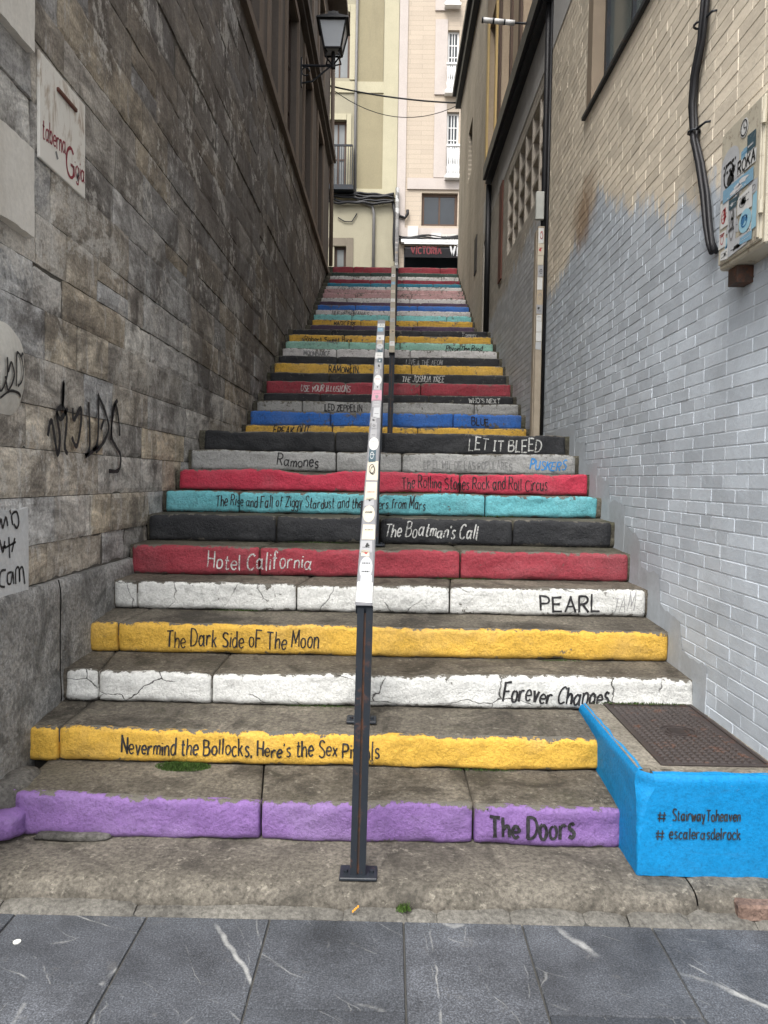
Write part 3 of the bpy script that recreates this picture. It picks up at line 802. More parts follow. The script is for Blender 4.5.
def window(parent, P, u0, u1, v0, v1, w, fw, fm, gm, nu=1, nv=1, ft=.05, name='window', bar=None):
    mb = MB(); bar = bar or fw*.6
    pbox(mb, P, u0, u0+fw, v0, v1, w, w+ft); pbox(mb, P, u1-fw, u1, v0, v1, w, w+ft)
    pbox(mb, P, u0+fw, u1-fw, v0, v0+fw, w+.002, w+ft); pbox(mb, P, u0+fw, u1-fw, v1-fw, v1, w+.002, w+ft)
    for k in range(1, nu):
        c = u0+fw+(u1-u0-2*fw)*k/nu; pbox(mb, P, c-bar/2, c+bar/2, v0+fw, v1-fw, w+.004, w+ft-.004)
    for k in range(1, nv):
        c = v0+fw+(v1-v0-2*fw)*k/nv; pbox(mb, P, u0+fw, u1-fw, c-bar/2, c+bar/2, w+.007, w+ft-.007)
    f = mb.build(name, fm, parent)
    g = MB(); g.quad(P(u0+fw*.5, v0+fw*.5, w+ft*.6), P(u1-fw*.5, v0+fw*.5, w+ft*.6), P(u1-fw*.5, v1-fw*.5, w+ft*.6), P(u0+fw*.5, v1-fw*.5, w+ft*.6))
    g.build('pane', gm, f)
    return f
GLASS = m_glass('dark_glass'); GLASSG = m_glass('grey_green_glass', (.10, .125, .12), .15); CURT = m_glass('curtained_glass', (.16, .17, .17), .3)
WOODD = m_plain('dark_wood', (.045, .028, .02), .6, .3, 12); BROWN = m_plain('brown_wood', (.09, .055, .038), .6, .3, 12)
WHITEW = m_plain('white_joinery', (.75, .75, .74), .5, .1, 8)

# ---- left stone building
lb = empty('stone_building', (XL, 2.3, -.1), 'dark soot stained stone building along the left side of the stairs', 'building')
def PL(u, v, w): return (-1.70-w, u, v)
ROUGH = m_stone('building_mass_stone', [(.06, .055, .05), (.10, .095, .085), (.15, .14, .125)], 1.2, .3, .5, .6)
mb = MB(); mb.box(-9, -1.96, 2.32, 19.45, -.1, 13); mb.build('building_mass', ROUGH, lb)
# ashlar courses, block by block
V = []; F = []; C = []; rn = random.Random(21)
z = .97; row = 0
zs = [.97, 1.16, 1.39, 1.62, 1.83, 2.06, 2.30, 2.50, 2.74, 3.02, 3.24, 3.53, 3.72, 4.0, 4.3, 4.55, 4.85, 5.15, 5.42, 5.75, 6.05, 6.35, 6.62]
for z0, z1 in zip(zs, zs[1:]):
    y = 2.3; 
    basex = -1.70+rn.uniform(-.004, .006)
    while y < 19.4:
        w = rn.choice((.34, .45, .58, .7, .85, 1.1))*rn.uniform(.85, 1.15)
        y1 = min(y+w, 19.4)
        if 19.4-y1 < .2: y1 = 19.4
        g = .0018; fx = basex+rn.uniform(-.005, .005); e = rn.uniform(.003, .007)
        split = rn.random() < .07 and z1-z0 > .2
        for (c0, c1) in (((z0, (z0+z1)/2), ((z0+z1)/2, z1)) if split else ((z0, z1),)):
            n0 = len(V); a, b, c, d = y+g, y1-g, c0+g, c1-g; c_ = (rn.random(), rn.random(), rn.random())
            j = lambda: rn.uniform(-.003, .003)
            ring = [(a, c), (b, c), (b, d), (a, d)]
            if y < 9.5:
                st_ = .026 if y < 5.5 else .045
                ny_, nz_ = max(3, int((b-a)/st_)), max(3, int((d-c)/st_))
                tl = rn.uniform(-.005, .005); tl2 = rn.uniform(-.004, .004)
                for q in range(-1, nz_+2):
                    for p_ in range(-1, ny_+2):
                        pp_, qq_ = min(max(p_, 0), ny_), min(max(q, 0), nz_)
                        yy, zz = a+(b-a)*pp_/ny_, c+(d-c)*qq_/nz_
                        e_ = min(yy-a, b-yy, zz-c, d-zz)
                        if p_ < 0 or q < 0 or p_ > ny_ or q > nz_: xx = fx-.04
                        else:
                            ero = .5+.9*max(0, noise.noise(Vector((yy*7, zz*7, row)))+.25)
                            xx = fx+tl*(pp_/ny_-.5)+tl2*(qq_/nz_-.5)+.004*noise.noise(Vector((yy*4, zz*5, n0)))+.0025*noise.noise(Vector((yy*15, zz*17, 2)))-.0075*ero*math.exp(-e_/.006)
                            yy += .003*noise.noise(Vector((zz*20, n0, 1)))*(pp_ in (0, ny_)); zz += .003*noise.noise(Vector((yy*20, n0, 4)))*(qq_ in (0, nz_))
                        V.append((xx, yy, zz)); C.append(c_)
                w_ = ny_+3
                for q in range(nz_+2):
                    for p_ in range(ny_+2):
                        k_ = n0+q*w_+p_; F.append((k_, k_+1, k_+w_+1, k_+w_))
                continue
            V += [(fx-.04, p, q) for p, q in ring]
            V += [(fx-.005, p, q) for p, q in ring]
            V += [(fx+j()*.6, p+(e if k in (0, 3) else -e)+j(), q+(e if k < 2 else -e)+j()) for k, (p, q) in enumerate(ring)]
            C += [c_]*12
            for q in range(4):
                q2 = (q+1) % 4
                F.append((n0+q, n0+q2, n0+4+q2, n0+4+q)); F.append((n0+4+q, n0+4+q2, n0+8+q2, n0+8+q))
            F.append((n0+8, n0+9, n0+10, n0+11))
        y = y1
    row += 1
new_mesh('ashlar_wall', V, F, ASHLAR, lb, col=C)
mb = MB(); mb.quad((-1.712, 2.3, .0), (-1.712, 19.4, .0), (-1.712, 19.4, 6.65), (-1.712, 2.3, 6.65))
mb.build('mortar_bed', m_plain('old_mortar', (.10, .092, .08), .95, .4, 8, .5), lb)
# smooth plinth slabs
V = []; F = []; y = 2.3; rn = random.Random(4)
for w in (.62, .86, .60, .72, .9, .8):
    y1 = y+w; nx, nz = int(w/.05), 20; base = len(V)
    off = rn.uniform(-.006, .006)
    for q in range(nz+3):
        for p in range(nx+1):
            yy = y+.003+(w-.006)*p/nx; e = min(yy-y, y1-yy)
            zq = min(q, nz)
            zz = -.1+(1.065)*zq/nz
            xx = XL+off+.010*noise.noise(Vector((yy*2.2, zz*2.2, 3)))+.005*noise.noise(Vector((yy*9, zz*9, 3)))-.008*math.exp(-(e-.003)/.008)-(.01 if q == nz else 0)
            if q > nz: xx -= .03*(q-nz)
            V.append((xx, yy, zz+.004*noise.noise(Vector((yy*5, 0, 0)))*(q >= nz)))
    for q in range(nz+2):
        for p in range(nx):
            n0 = base+q*(nx+1)+p; F.append((n0, n0+1, n0+nx+2, n0+nx+1))
    y = y1
new_mesh('plinth', V, F, PLINTH, lb, smooth=True)
# storey with windows above the string course
UPST = m_plaster('sooty_render', (.12, .10, .085), .6, (.05, .043, .038))
REV = m_plaster('brown_surround', (.20, .155, .12), .5, (.08, .062, .05))
wins = [(5.7, 6.9), (8.2, 9.4), (10.1, 10.9), (11.65, 12.9), (13.9, 15.1), (16.3, 17.5)]
ops = [(a, b, 6.80, 9.15) for a, b in wins]; ops2 = [(a, b, 9.95, 12.1) for a, b in wins]
mb = MB()
facade(mb, PL, 2.3, 19.4, 6.62, 13, ops+ops2, .22)
mb.quad(PL(19.4, -.1, 0), PL(19.4, -.1, .3), PL(19.4, 13, .3), PL(19.4, 13, 0))
mb.build('upper_wall', UPST, lb)
mb = MB(); pbox(mb, PL, 2.3, 19.42, 6.60, 6.72, -.07, .0); pbox(mb, PL, 2.3, 19.41, 6.72, 6.76, -.045, .0); mb.build('string_course', REV, lb)
mb = MB(); pbox(mb, PL, 2.3, 19.43, 9.52, 9.68, -.17, .0); pbox(mb, PL, 2.3, 19.42, 9.42, 9.52, -.10, .0); mb.build('cornice', UPST, lb)
mb = MB(); pbox(mb, PL, 2.2, 19.6, 12.9, 13.1, -.45, .1); mb.build('eave', WOODD, lb)
for (a, b) in wins:
    for (c, d) in ((6.80, 9.15), (9.95, 12.1)):
        f = window(lb, PL, a+.001, b-.001, c+.001, d-.001, .10, .07, WOODD, GLASS, 2, 3)
        mb = MB(); sw = .14
        for q in ((a-sw, a, c, d+sw), (b, b+sw, c, d+sw), (a, b, d, d+sw)): pbox(mb, PL, *q, -.035, .0)
        mb.build('surround', REV, f)
mb = MB(); mb.tube([(-1.62, 19.25, 6.9), (-1.62, 19.25, 12.9)], .05, 10); mb.build('downpipe', REV, lb, smooth=True)

# ---- right brick building (near)
rb = empty('brick_building', (XR, 2.3, -.1), 'brick building on the right, painted grey below and beige above', 'building')
def PR(u, v, w): return (XR+w, u, v)
def bricks(y0, y1, z0, z1, ops, bl=.25, ch=.066, seed=1):
    V = []; F = []; C = []; rn = random.Random(seed)
    row = 0; z = z0
    while z < z1-.01:
        zt = min(z+ch, z1); y = y0-(.125 if row % 2 else 0)-rn.uniform(0, .02)
        while y < y1-.01:
            w = bl if rn.random() > .10 else bl*rn.choice((.5, .75, 1.5))
            a, b = max(y, y0), min(y+w, y1); y += w
            if b-a < .03: continue
            segs = [(a, b)]
            for (o0, o1, o2, o3) in ops:
                if zt > o2+.02 and z < o3-.02:
                    ns = []
                    for (p, q) in segs:
                        if q <= o0 or p >= o1: ns.append((p, q)); continue
                        if p < o0-.02: ns.append((p, o0))
                        if q > o1+.02: ns.append((o1, q))
                    segs = ns
            for (p, q) in segs:
                fx = XR+rn.uniform(-.0012, .0012); gu = .0022; gv = .0021; e = .0030
                c_ = (rn.random(), 0, 0); n0 = len(V)
                ring = [(p+gu, z+gv), (q-gu, z+gv), (q-gu, zt-gv), (p+gu, zt-gv)]
                V += [(fx+.0030, s_, t_) for s_, t_ in ring]
                V += [(fx, s_+(e if k in (0, 3) else -e), t_+(e if k < 2 else -e)) for k, (s_, t_) in enumerate(ring)]
                C += [c_]*8
                for k in range(4):
                    k2 = (k+1) % 4
                    F.append((n0+k2, n0+k, n0+4+k, n0+4+k2))
                F.append((n0+7, n0+6, n0+5, n0+4))
        z = zt; row += 1
    return V, F, C
WA = (4.15, 6.32, 4.53, 6.2)      # window of the near building
PIPEY = 7.82
ptA = [(0, .17/1), (.1, .18)]
def zbn(z): return (z)/5.0
stops = [(0.0, zbn(2.75)), (.20, zbn(2.75)), (.27, zbn(2.95)), (.33, zbn(2.98)), (.42, zbn(3.25)), (.55, zbn(3.5)), (.62, zbn(3.75)), (.72, zbn(3.62)), (.84, zbn(3.45)), (1.0, zbn(3.35))]
BRA = m_brick_paint('painted_brick', (.525, .575, .625), (.78, .69, .55), stops, 2.3, 8.0, (.565, .61, .655), (.76, .68, .55))
V, F, C = bricks(2.3, PIPEY, -.1, 7.4, [WA])
n0 = len(V)
mb = MB(); facade(mb, PR, 2.3, PIPEY, -.1, 7.4, [WA], .2)
V2 = [(v[0]+.0021, v[1], v[2]) for v in mb.v]
F += [tuple(i+n0 for i in f) for f in mb.f]; C += [(.5, 1, 0)]*len(V2)
new_mesh('brick_wall', V+V2, F, BRA, rb, col=C)
BMASS = m_plaster('building_mass_render', (.30, .28, .25), .4)
mb = MB(); mb.box(XR+.21, 9, 2.32, PIPEY-.01, -.1, 7.4); mb.build('building_mass', BMASS, rb)
TANW = m_plain('tan_jamb', (.26, .205, .15), .7, .2, 8)
f = window(rb, PR, WA[0]+.001, WA[1]-.15, WA[2]+.001, WA[3]-.001, .09, .05, DARKMETAL, GLASSG, 3, 1)
mb = MB(); pbox(mb, PR, WA[1]-.15, WA[1]-.001, WA[2], WA[3]-.002, -.006, .19); mb.build('jamb', TANW, f)
mb = MB(); pbox(mb, PR, WA[0]-.05, WA[1]+.05, WA[2]-.03, WA[2]-.001, -.03, .08); mb.build('sill', DARKMETAL, f)
mb = MB(); pbox(mb, PR, 2.2, PIPEY-.03, 7.4, 7.6, -.25, .3); mb.build('roof_edge', DARKMETAL, rb)
# concrete lintel band runs on to the near building
BAND = m_plaster('pale_concrete', (.55, .54, .52), .3)
mb = MB(); pbox(mb, PR, 6.9, PIPEY-.001, 5.86, 6.40, -.006, .0); mb.build('lintel_band', BAND, rb)
# cement skirting that follows the steps
SKIRT = m_plaster('grey_cement', (.42, .455, .49), .5, (.26, .255, .24), run=False)
pp = []
rn = random.Random(77)
for i in range(2, 11):
    s = S[i]; n_ = S[i+1]['d'] if i < 10 else PIPEY+.12
    y0_ = s['d']-.15+rn.uniform(-.03, .03); y1_ = (S[i+1]['d']-.15 if i < 10 else PIPEY-.1); zc_ = s['zt']+.10+rn.uniform(-.02, .03)
    sl_ = rn.uniform(.0, .3) if i < 10 else 0
    for k in range(8):
        f_ = k/7; y = y0_+(y1_-.03-y0_)*f_
        pp.append((y+.03*noise.noise(Vector((y*9, i, 6))), zc_+sl_*(y-y0_)+.035*noise.noise(Vector((y*11, i, 1)))))
pp = [(y, max(z, max(q[1] for q in pp[:k+1])-.02)) for k, (y, z) in enumerate(pp)]
pp = sorted(pp)
V = []; F = []
for y, z in pp:
    t2 = .003*noise.noise(Vector((y*6, z*6, 2)))
    V += [(XR-.0025+t2*.2, y, z-.03), (XR-.0020, y, z), (XR+.01, y, z+.0005), (XR-.004+t2*.4, y, z-.12), (XR-.012, y, z-.62)]
for k in range(len(pp)-1):
    a = 5*k; b = a+5
    F += [(a, b, b+1, a+1), (a+3, b+3, b, a), (a+4, b+4, b+3, a+3)]
n0 = len(V)
y0_, z0_ = pp[0]
V += [(XR-.0025, y0_, z0_-.03), (XR-.012, y0_, z0_-.62), (XR+.01, y0_-.001, z0_-.62), (XR+.01, y0_-.001, z0_)]
F += [(n0, n0+1, n0+2, n0+3)]
new_mesh('cement_skirting', V, F, SKIRT, rb, smooth=False)

# ---- second right building with concrete screen
sb = empty('screen_building', (XR, PIPEY, 1.9), 'dirty grey brick building with a concrete lattice screen beyond the black drainpipe', 'building')
BRB = m_brick_tex('dirty_grey_brick', (.50, .48, .44), (.58, .56, .52), (.62, .60, .57), grime=.55)
TANP = m_plaster('tan_render', (.42, .33, .235), .35)
LAT = (7.95, 10.6, 4.62, 5.68)
DOORB = (12.75, 13.45, 3.9, 5.95)
GRILL = (12.75, 13.35, 6.05, 6.26)
OPB = [LAT, (12.75, 13.4, 3.9, 5.7)]
V, F, C = bricks(PIPEY+.001, 13.5, 1.6, 5.86, OPB, seed=5)
mb = MB(); facade(mb, PR, PIPEY+.001, 13.5, 1.4, 5.86, OPB, .2)
n0 = len(V); V2 = [(v[0]+.0026, v[1], v[2]) for v in mb.v]; F += [tuple(i+n0 for i in f) for f in mb.f]; C += [(.5, 1, 0)]*len(V2)
BRB2 = m_brick_paint('dirty_painted_brick', (.50, .51, .52), (.44, .40, .34), [(0.0, zbn(4.5)), (.5, zbn(4.2)), (1.0, zbn(4.0))], 7.8, 13.5, (.42, .42, .41), (.38, .35, .30))
new_mesh('brick_wall', V+V2, F, BRB2, sb, col=C)
mb = MB(); pbox(mb, PR, PIPEY+.001, 11.6, 5.86, 6.40, -.006, .25); mb.build('lintel_band', BAND, sb)
mb = MB(); pbox(mb, PR, 11.6, 13.5, 5.86, 6.40, -.0, .25); mb.build('end_wall', BRB, sb)
mb = MB(); mb.box(XR+.26, 9, PIPEY, 13.5, 0, 10.4); mb.build('building_mass', BMASS, sb)
mb = MB(); pbox(mb, PR, PIPEY-.1, 12.5, 6.42, 6.62, -.14, .0); pbox(mb, PR, PIPEY-.1, 12.5, 6.36, 6.42, -.10, .0); mb.build('ledge_gutter', DARKMETAL, sb)
W2 = [(8.6, 9.7), (10.6, 11.6), (12.15, 13.1)]
mb = MB(); facade(mb, PR, PIPEY, 13.5, 6.62, 10.4, [(a, b, 7.1, 9.2) for a, b in W2], .22); mb.build('upper_wall', TANP, sb)
OCHRE = m_plain('ochre_frame', (.50, .36, .15), .6, .15, 6)
for a, b in W2:
    f = window(sb, PR, a+.001, b-.001, 7.101, 9.199, .14, .07, WOODD, GLASS, 2, 1)
    mb = MB(); pbox(mb, PR, b-.02, b+.16, 7.0, 9.35, -.03, -.001); pbox(mb, PR, a-.12, a, 7.0, 9.35, -.03, -.001); mb.build('surround', OCHRE if a > 12 else BROWN, f)
mb = MB(); pbox(mb, PR, PIPEY, 13.6, 10.4, 10.6, -.25, .4); mb.build('roof_edge', DARKMETAL, sb)
# lattice
mb = MB(); a, b, c, d = LAT
nu, nv = 6, 4
for k in range(nu+1):
    u = a+(b-a)*k/nu; pbox(mb, PR, u-.028, u+.028, c, d, .005, .16)
for k in range(nv+1):
    v = c+(d-c)*k/nv; pbox(mb, PR, a, b, v-.022, v+.022, .012, .155)
for k in range(nu):
    for q in range(nv):
        u0 = a+(b-a)*k/nu+.028; u1 = a+(b-a)*(k+1)/nu-.028; v0 = c+(d-c)*q/nv+.022; v1 = c+(d-c)*(q+1)/nv-.022
        mb.hexa([PR(u0, v0, .02), PR(u1, v0, .16), PR(u1, v0, .17), PR(u0, v0, .03), PR(u0, v1, .02), PR(u1, v1, .16), PR(u1, v1, .17), PR(u0, v1, .03)])
LATM = m_plaster('concrete_lattice', (.48, .43, .365), .35)
mb.build('concrete_screen', LATM, sb)
mb = MB(); mb.quad(PR(a-.05, c-.05, .198), PR(b+.05, c-.05, .198), PR(b+.05, d+.05, .198), PR(a-.05, d+.05, .198)); mb.build('screen_back', CORE, sb)
f = window(sb, PR, 12.751, 13.399, 3.9, 5.05, .10, .06, WOODD, CORE, 1, 1, name='door')
f = window(sb, PR, 12.751, 13.399, 5.06, 5.69, .05, .05, DARKMETAL, CORE, 4, 1, name='grille', bar=.02)
mb = MB(); pbox(mb, PR, 11.05, 11.35, 4.45, 5.86, -.02, -.001); mb.build('rusty_panel', m_metal_paint('rust_red', (.13, .05, .035), .5, .7), sb)
mb = MB(); mb.tube([PR(12.4, 3.95, -.05), PR(12.4, 6.3, -.05)], .045, 8); mb.build('downpipe', BLACKPIPE, sb, smooth=True)

# ---- third right building
tb = empty('eaves_building', (XR+.02, 13.5, 3.9), 'brown textured building under a dark eave at the far right of the stairs', 'building')
def PT(u, v, w): return (1.60+w, u, v)
BRC = m_brick_tex('brown_render', (.46, .40, .31), (.54, .47, .37), (.34, .30, .24), .5, .05, grime=.55)
mb = MB(); facade(mb, PT, 13.501, 19.3, 3.0, 11.0, [(16.2, 17.0, 8.1, 9.2)], .2)
mb.quad(PT(19.3, 3, 0), PT(19.3, 3, .3), PT(19.3, 11, .3), PT(19.3, 11, 0)); mb.build('wall', BRC, tb)
mb = MB(); mb.box(1.85, 9, 13.51, 19.29, 0, 11); mb.build('building_mass', BMASS, tb)
mb = MB(); pbox(mb, PT, 13.4, 19.5, 10.95, 11.25, -.12, .4); pbox(mb, PT, 13.4, 19.5, 11.25, 11.4, -.2, .4); mb.build('eave', DARKMETAL, tb)
f = window(tb, PT, 16.201, 16.999, 8.101, 9.199, .12, .05, WOODD, GLASS)
mb = MB(); pbox(mb, PT, 14.8, 15.2, 5.6, 6.3, -.015, -.001); mb.build('wall_plate', m_plain('slate_plate', (.05, .045, .04), .7), tb)

# ---- far facades across the upper street
YF = 28.0
def fx(px, py): p = U(px, py, Y=YF); return p.x, p.z
def PF(u, v, w): return (u, YF+w, v)
def prect(x0, x1, y0, y1):
    xm, ym = (x0+x1)/2, (y0+y1)/2
    return fx(x0, ym)[0], fx(x1, ym)[0], fx(xm, y1)[1], fx(xm, y0)[1]
XS = fx(398.5, 120)[0]
yb = empty('yellow_building', (XS-4, YF, 7), 'yellow rendered building with a drainpipe facing the top of the stairs', 'building')
OLV = m_plaster('olive_panel', (.30, .262, .165), .5, (.19, .165, .11)); PALEY = m_plaster('pale_yellow_trim', (.48, .44, .31), .35, (.30, .275, .2))
CREAM = m_plaster('cream_render', (.36, .33, .24), .55, (.25, .23, .17))
o1 = prect(329, 350, 12, 78); o2 = prect(329, 346.5, 120, 196); o3 = prect(334, 346, 246, 290)
mb = MB(); facade(mb, PF, -12, XS, 6.9, 22, [o1, o2, o3], .3); mb.build('wall', CREAM, yb)
mb = MB(); mb.box(-12, XS, YF+.55, YF+8, 6.9, 22); mb.build('building_mass', BMASS, yb)
def strip(parent, name, mat, rects, w=-.03):
    mb = MB()
    for k, q in enumerate(rects): pbox(mb, PF, *prect(*q), w-.001*k, -.001)
    return mb.build(name, mat, parent)
strip(yb, 'pilaster', PALEY, [(384, 398.5, -60, 198)], -.06)
strip(yb, 'floor_band', PALEY, [(300, 384, 82, 93)], -.05)
strip(yb, 'floor_band', PALEY, [(300, 384, 189, 199)], -.05)
strip(yb, 'panel', OLV, [(357.5, 384, -60, 82)], -.02)
strip(yb, 'panel', OLV, [(357.5, 384, 93, 189)], -.02)
f = window(yb, PF, *o1, .15, .09, BROWN, CURT, 2, 1); strip(f, 'surround', PALEY, [(350, 356, 5, 80), (329, 350, 5, 12)], -.04)
f = window(yb, PF, *o2, .15, .09, BROWN, CURT, 2, 2); strip(f, 'surround', PALEY, [(346.5, 351, 114, 188), (329, 346.5, 114, 120)], -.04)
mb = MB(); u0, u1, v0, v1 = prect(325, 353, 150, 190)
for k in range(14): 
    u = u0+(u1-u0)*k/13; pbox(mb, PF, u-.012, u+.012, v0, v1, -.42, -.40)
pbox(mb, PF, u0, u1, v1-.04, v1+.02, -.44, -.38); pbox(mb, PF, u0, u1, v0, v0+.04, -.44, -.38)
pbox(mb, PF, u1-.02, u1, v0, v1+.02, -.38, -.06); pbox(mb, PF, u0, u1+.05, v0-.14, v0, -.46, -.05)
mb.build('balcony', DARKMETAL, yb)
f = window(yb, PF, *o3, .12, .10, WOODD, CURT, 1, 1, name='door')
strip(f, 'surround', m_plaster('brown_stone', (.20, .17, .13), .3), [(346, 353, 238, 290), (328, 346, 238, 246)], -.03)
def fpipe(pts, r, off=-.09): 
    mb = MB(); mb.tube([PF(*fx(*p), off) for p in pts], r, 8); return mb
PIPEG = m_plain('grey_pipe', (.16, .155, .15), .5)
fpipe([(358.5, -60), (355.5, 120), (355, 198)], .05).build('drainpipe', PIPEG, yb, smooth=True)
fpipe([(355, 198), (362, 203), (372.5, 207), (374, 215), (373, 290)], .055).build('lower_drainpipe', PIPEG, yb, smooth=True)
mb = MB()
for k in range(5):
    mb.tube([PF(*fx(328+t_*66/30, 195+k*1.9+.9*math.sin(t_*.31+k*1.7)+.5*math.sin(t_*.8+k)+(2.5*math.sin(t_/30*3.1) if k > 2 else 0)), -.10-.02*k) for t_ in range(31)], .045, 6)
mb.tube([PF(*fx(*p), -.12) for p in ((393, 203), (395, 215), (394, 240), (395, 262))], .06, 6)
mb.tube([PF(*fx(*p), -.05) for p in ((338, 218), (345, 222), (352, 222), (357, 214))], .02, 6)
mb.build('facade_cables', BLACKPIPE, yb, smooth=True)
mb = MB(); mb.tube([PF(*fx(397.4, 190), -.2), PF(*fx(396.5, 290), -.2)], .07, 10); mb.build('corner_pipe', m_sticker('stickered_grey_pipe', (.20, .195, .185), (.13, .125, .12), (.36, .36, .35), 8), yb, smooth=True)

pb = empty('pink_building', (XS+3, YF, 7), 'pale pinkish brick building with white balconies behind the bar awning', 'building')
PBR = m_brick_tex('pale_pink_brick', (.49, .41, .325), (.54, .455, .36), (.36, .305, .25), .9, .17, 'x', .8, .08, .2)
PST = m_plaster('pink_stone', (.54, .48, .44), .3, (.45, .38, .33))
w1 = prect(446.5, 458.5, 112, 178); w2 = prect(447.5, 459, 30, 93); w0 = prect(448, 459.5, -60, 6); w3 = prect(421.5, 457.5, 193, 226); w4 = prect(398.6, 475, 243, 300)
w4 = (fx(404, 250)[0], 12 if False else fx(475, 250)[0], 6.95, fx(430, 246)[1])
mb = MB(); facade(mb, PF, XS+.001, 14, 6.9, 22, [w0, w1, w2, w3, w4], .35); mb.build('wall', PBR, pb)
mb = MB(); mb.box(XS+.001, 14, YF+.6, YF+8, 6.9, 22); mb.build('building_mass', BMASS, pb)
strip(pb, 'quoin', PST, [(398.6, 407, -60, 242)], -.05)
strip(pb, 'floor_band', PST, [(407.2, 500, 179, 190)], -.06)
strip(pb, 'lower_band', PST, [(402, 421, 228, 243), (421, 475, 228.5, 243)], -.03)
strip(pb, 'shutter_panel', PST, [(434, 446.3, 104, 178)], -.05)
strip(pb, 'shutter_panel', PST, [(435, 447.3, 20, 95)], -.05)
strip(pb, 'shutter_panel', PST, [(436, 447.8, -60, 11)], -.05)
for w_, (py0, py1) in ((w1, (147, 178)), (w2, (66, 94)), (w0, (-24, 7))):
    window(pb, PF, *w_, .12, .07, WHITEW, GLASS, 3, 5, bar=.035)
    mb = MB(); u0, u1, v0, v1 = prect(446, 459.5, py0, py1)
    pbox(mb, PF, u0, u1, v1-.07, v1, -.26, -.16); pbox(mb, PF, u0, u1, v0, v0+.07, -.26, -.16)
    for k in range(7):
        u = u0+.05+(u1-u0-.1)*k/6
        mb.tube([PF(u, v0+.07, -.21), PF(u, v0+.25, -.21), PF(u, v0+.45, -.21), PF(u, v1-.3, -.21), PF(u, v1-.07, -.21)], [.02, .045, .02, .04, .02], 6)
    pbox(mb, PF, u0-.05, u1+.05, v0-.10, v0, -.30, -.051)
    mb.build('white_balcony', WHITEW, pb)
window(pb, PF, *w3, .12, .10, BROWN, GLASS, 2, 1)
strip(pb, 'meter_box', m_plain('pale_meter_box', (.62, .6, .57), .6), [(407.5, 418, 227, 240)], -.12)
strip(pb, 'meter_box', m_plain('pale_meter_box', (.58, .56, .54), .6), [(431, 441, 234, 241)], -.12)
fpipe([(397.5, 212), (399, 217), (405, 219), (407.5, 215), (407.5, 211)], .055, -.12).build('bent_conduit', BLACKPIPE, pb, smooth=True)
mb = MB()
for k in range(3): mb.tube([PF(*fx(398+t_*6, 237+k*1.6+1.2*math.sin(t_+k)), -.10-.02*k) for t_ in range(12)], .03, 6)
mb.build('facade_cables', BLACKPIPE, pb, smooth=True)
mb = MB(); mb.quad(PF(w4[0], w4[2], .3), PF(w4[1], w4[2], .3), PF(w4[1], w4[3], .3), PF(w4[0], w4[3], .3)); mb.build('shop_front', GLASS, pb)
# street name plate
np_ = prect(442, 458, 235, 243); mb = MB(); pbox(mb, PF, *np_, -.06, -.032); np_o = mb.build('name_plate', m_plain('pale_name_plate', (.6, .58, .53), .5), pb)
mb = MB(); write(mb, 'CALLE', np_[0]+.06, np_[1]-.06, np_[2]+.09, .13, .025, lambda u, v: PF(u, v, -.064)); mb.build('lettering', BLACKINK, np_o)
# awning
aw = empty('awning', PF((w4[0]+w4[1])/2, w4[3], -.1), 'black bar awning with red and white capitals at the top of the stairs', 'awning')
AWM = m_plain('black_canvas', (.012, .011, .013), .8, .2)
za = fx(430, 247.5)[1]; zb_ = fx(430, 262.5)[1]; xa0 = fx(405, 250)[0]; xa1 = fx(480, 250)[0]
mb = MB()
mb.hexa([(xa0, YF-.6, zb_+.28), (xa1, YF-.6, zb_+.28), (xa1, YF-.07, za), (xa0, YF-.07, za), (xa0, YF-.6, zb_+.30), (xa1, YF-.6, zb_+.30), (xa1, YF-.07, za+.02), (xa0, YF-.07, za+.02)])
mb.box(xa0, xa1, YF-.62, YF-.60, zb_, zb_+.31)
mb.build('canvas', AWM, aw)
mb = MB(); mb.box(fx(401, 244)[0], xa1, YF-.30, YF-.06, za+.10, za+.20); mb.box(fx(404, 244)[0], xa1, YF-.34, YF-.28, za+.02, za+.07); mb.build('awning_case', WHITEW, aw)
AWR = m_ink('dull_red_print', (.20, .022, .030), 0); AWW = m_ink('white_print', (.6, .6, .6), 0)
zz_ = zb_+.08
mb = MB(); write(mb, 'VICTORIA', fx(411, 257)[0], fx(440, 257)[0], zz_+.05, .24, .045, lambda u, v: (u, YF-.624, v), jit=.05); mb.build('lettering', AWR, aw)
mb = MB(); write(mb, 'VIC', fx(449, 257)[0], fx(463, 257)[0], zz_+.01, .32, .06, lambda u, v: (u, YF-.624, v), jit=.05); mb.build('lettering', AWW, aw)

# ------------------------------------------------------------------ things on and by the stairs
# handrails
def paper(name, c, fold=.35):
    t = NT(name)
    col = t.mix(t.noise(20, 5), tuple(x*.85 for x in c), tuple(min(1, x*1.1) for x in c))
    col = t.mix(t.math('MULTIPLY', t.ramp(t.noise(45, 7, .78), [(.56, 0), (.66, 1)]), fold), col, (.40, .39, .37))
    return t.out(col, .5, t.bump(t.noise(50, 4), .25, .003))
STK = [paper('white_paper', (.62, .62, .60)), paper('pink_paper', (.52, .26, .33)), paper('grey_paper', (.33, .33, .34)), paper('cream_paper', (.55, .50, .40)),
       paper('silver_paper', (.45, .46, .47)), paper('blue_paper', (.20, .36, .48)), paper('tan_paper', (.42, .34, .24)), paper('dark_teal_paper', (.05, .09, .11)), paper('light_blue_paper', (.30, .52, .62))]
PRN = [paper('black_print', (.03, .03, .03), .25), paper('red_print', (.40, .06, .06), .3), paper('blue_print', (.05, .17, .34), .3), paper('grey_print', (.22, .22, .22), .3), paper('white_print_paper', (.6, .6, .6), .2)]
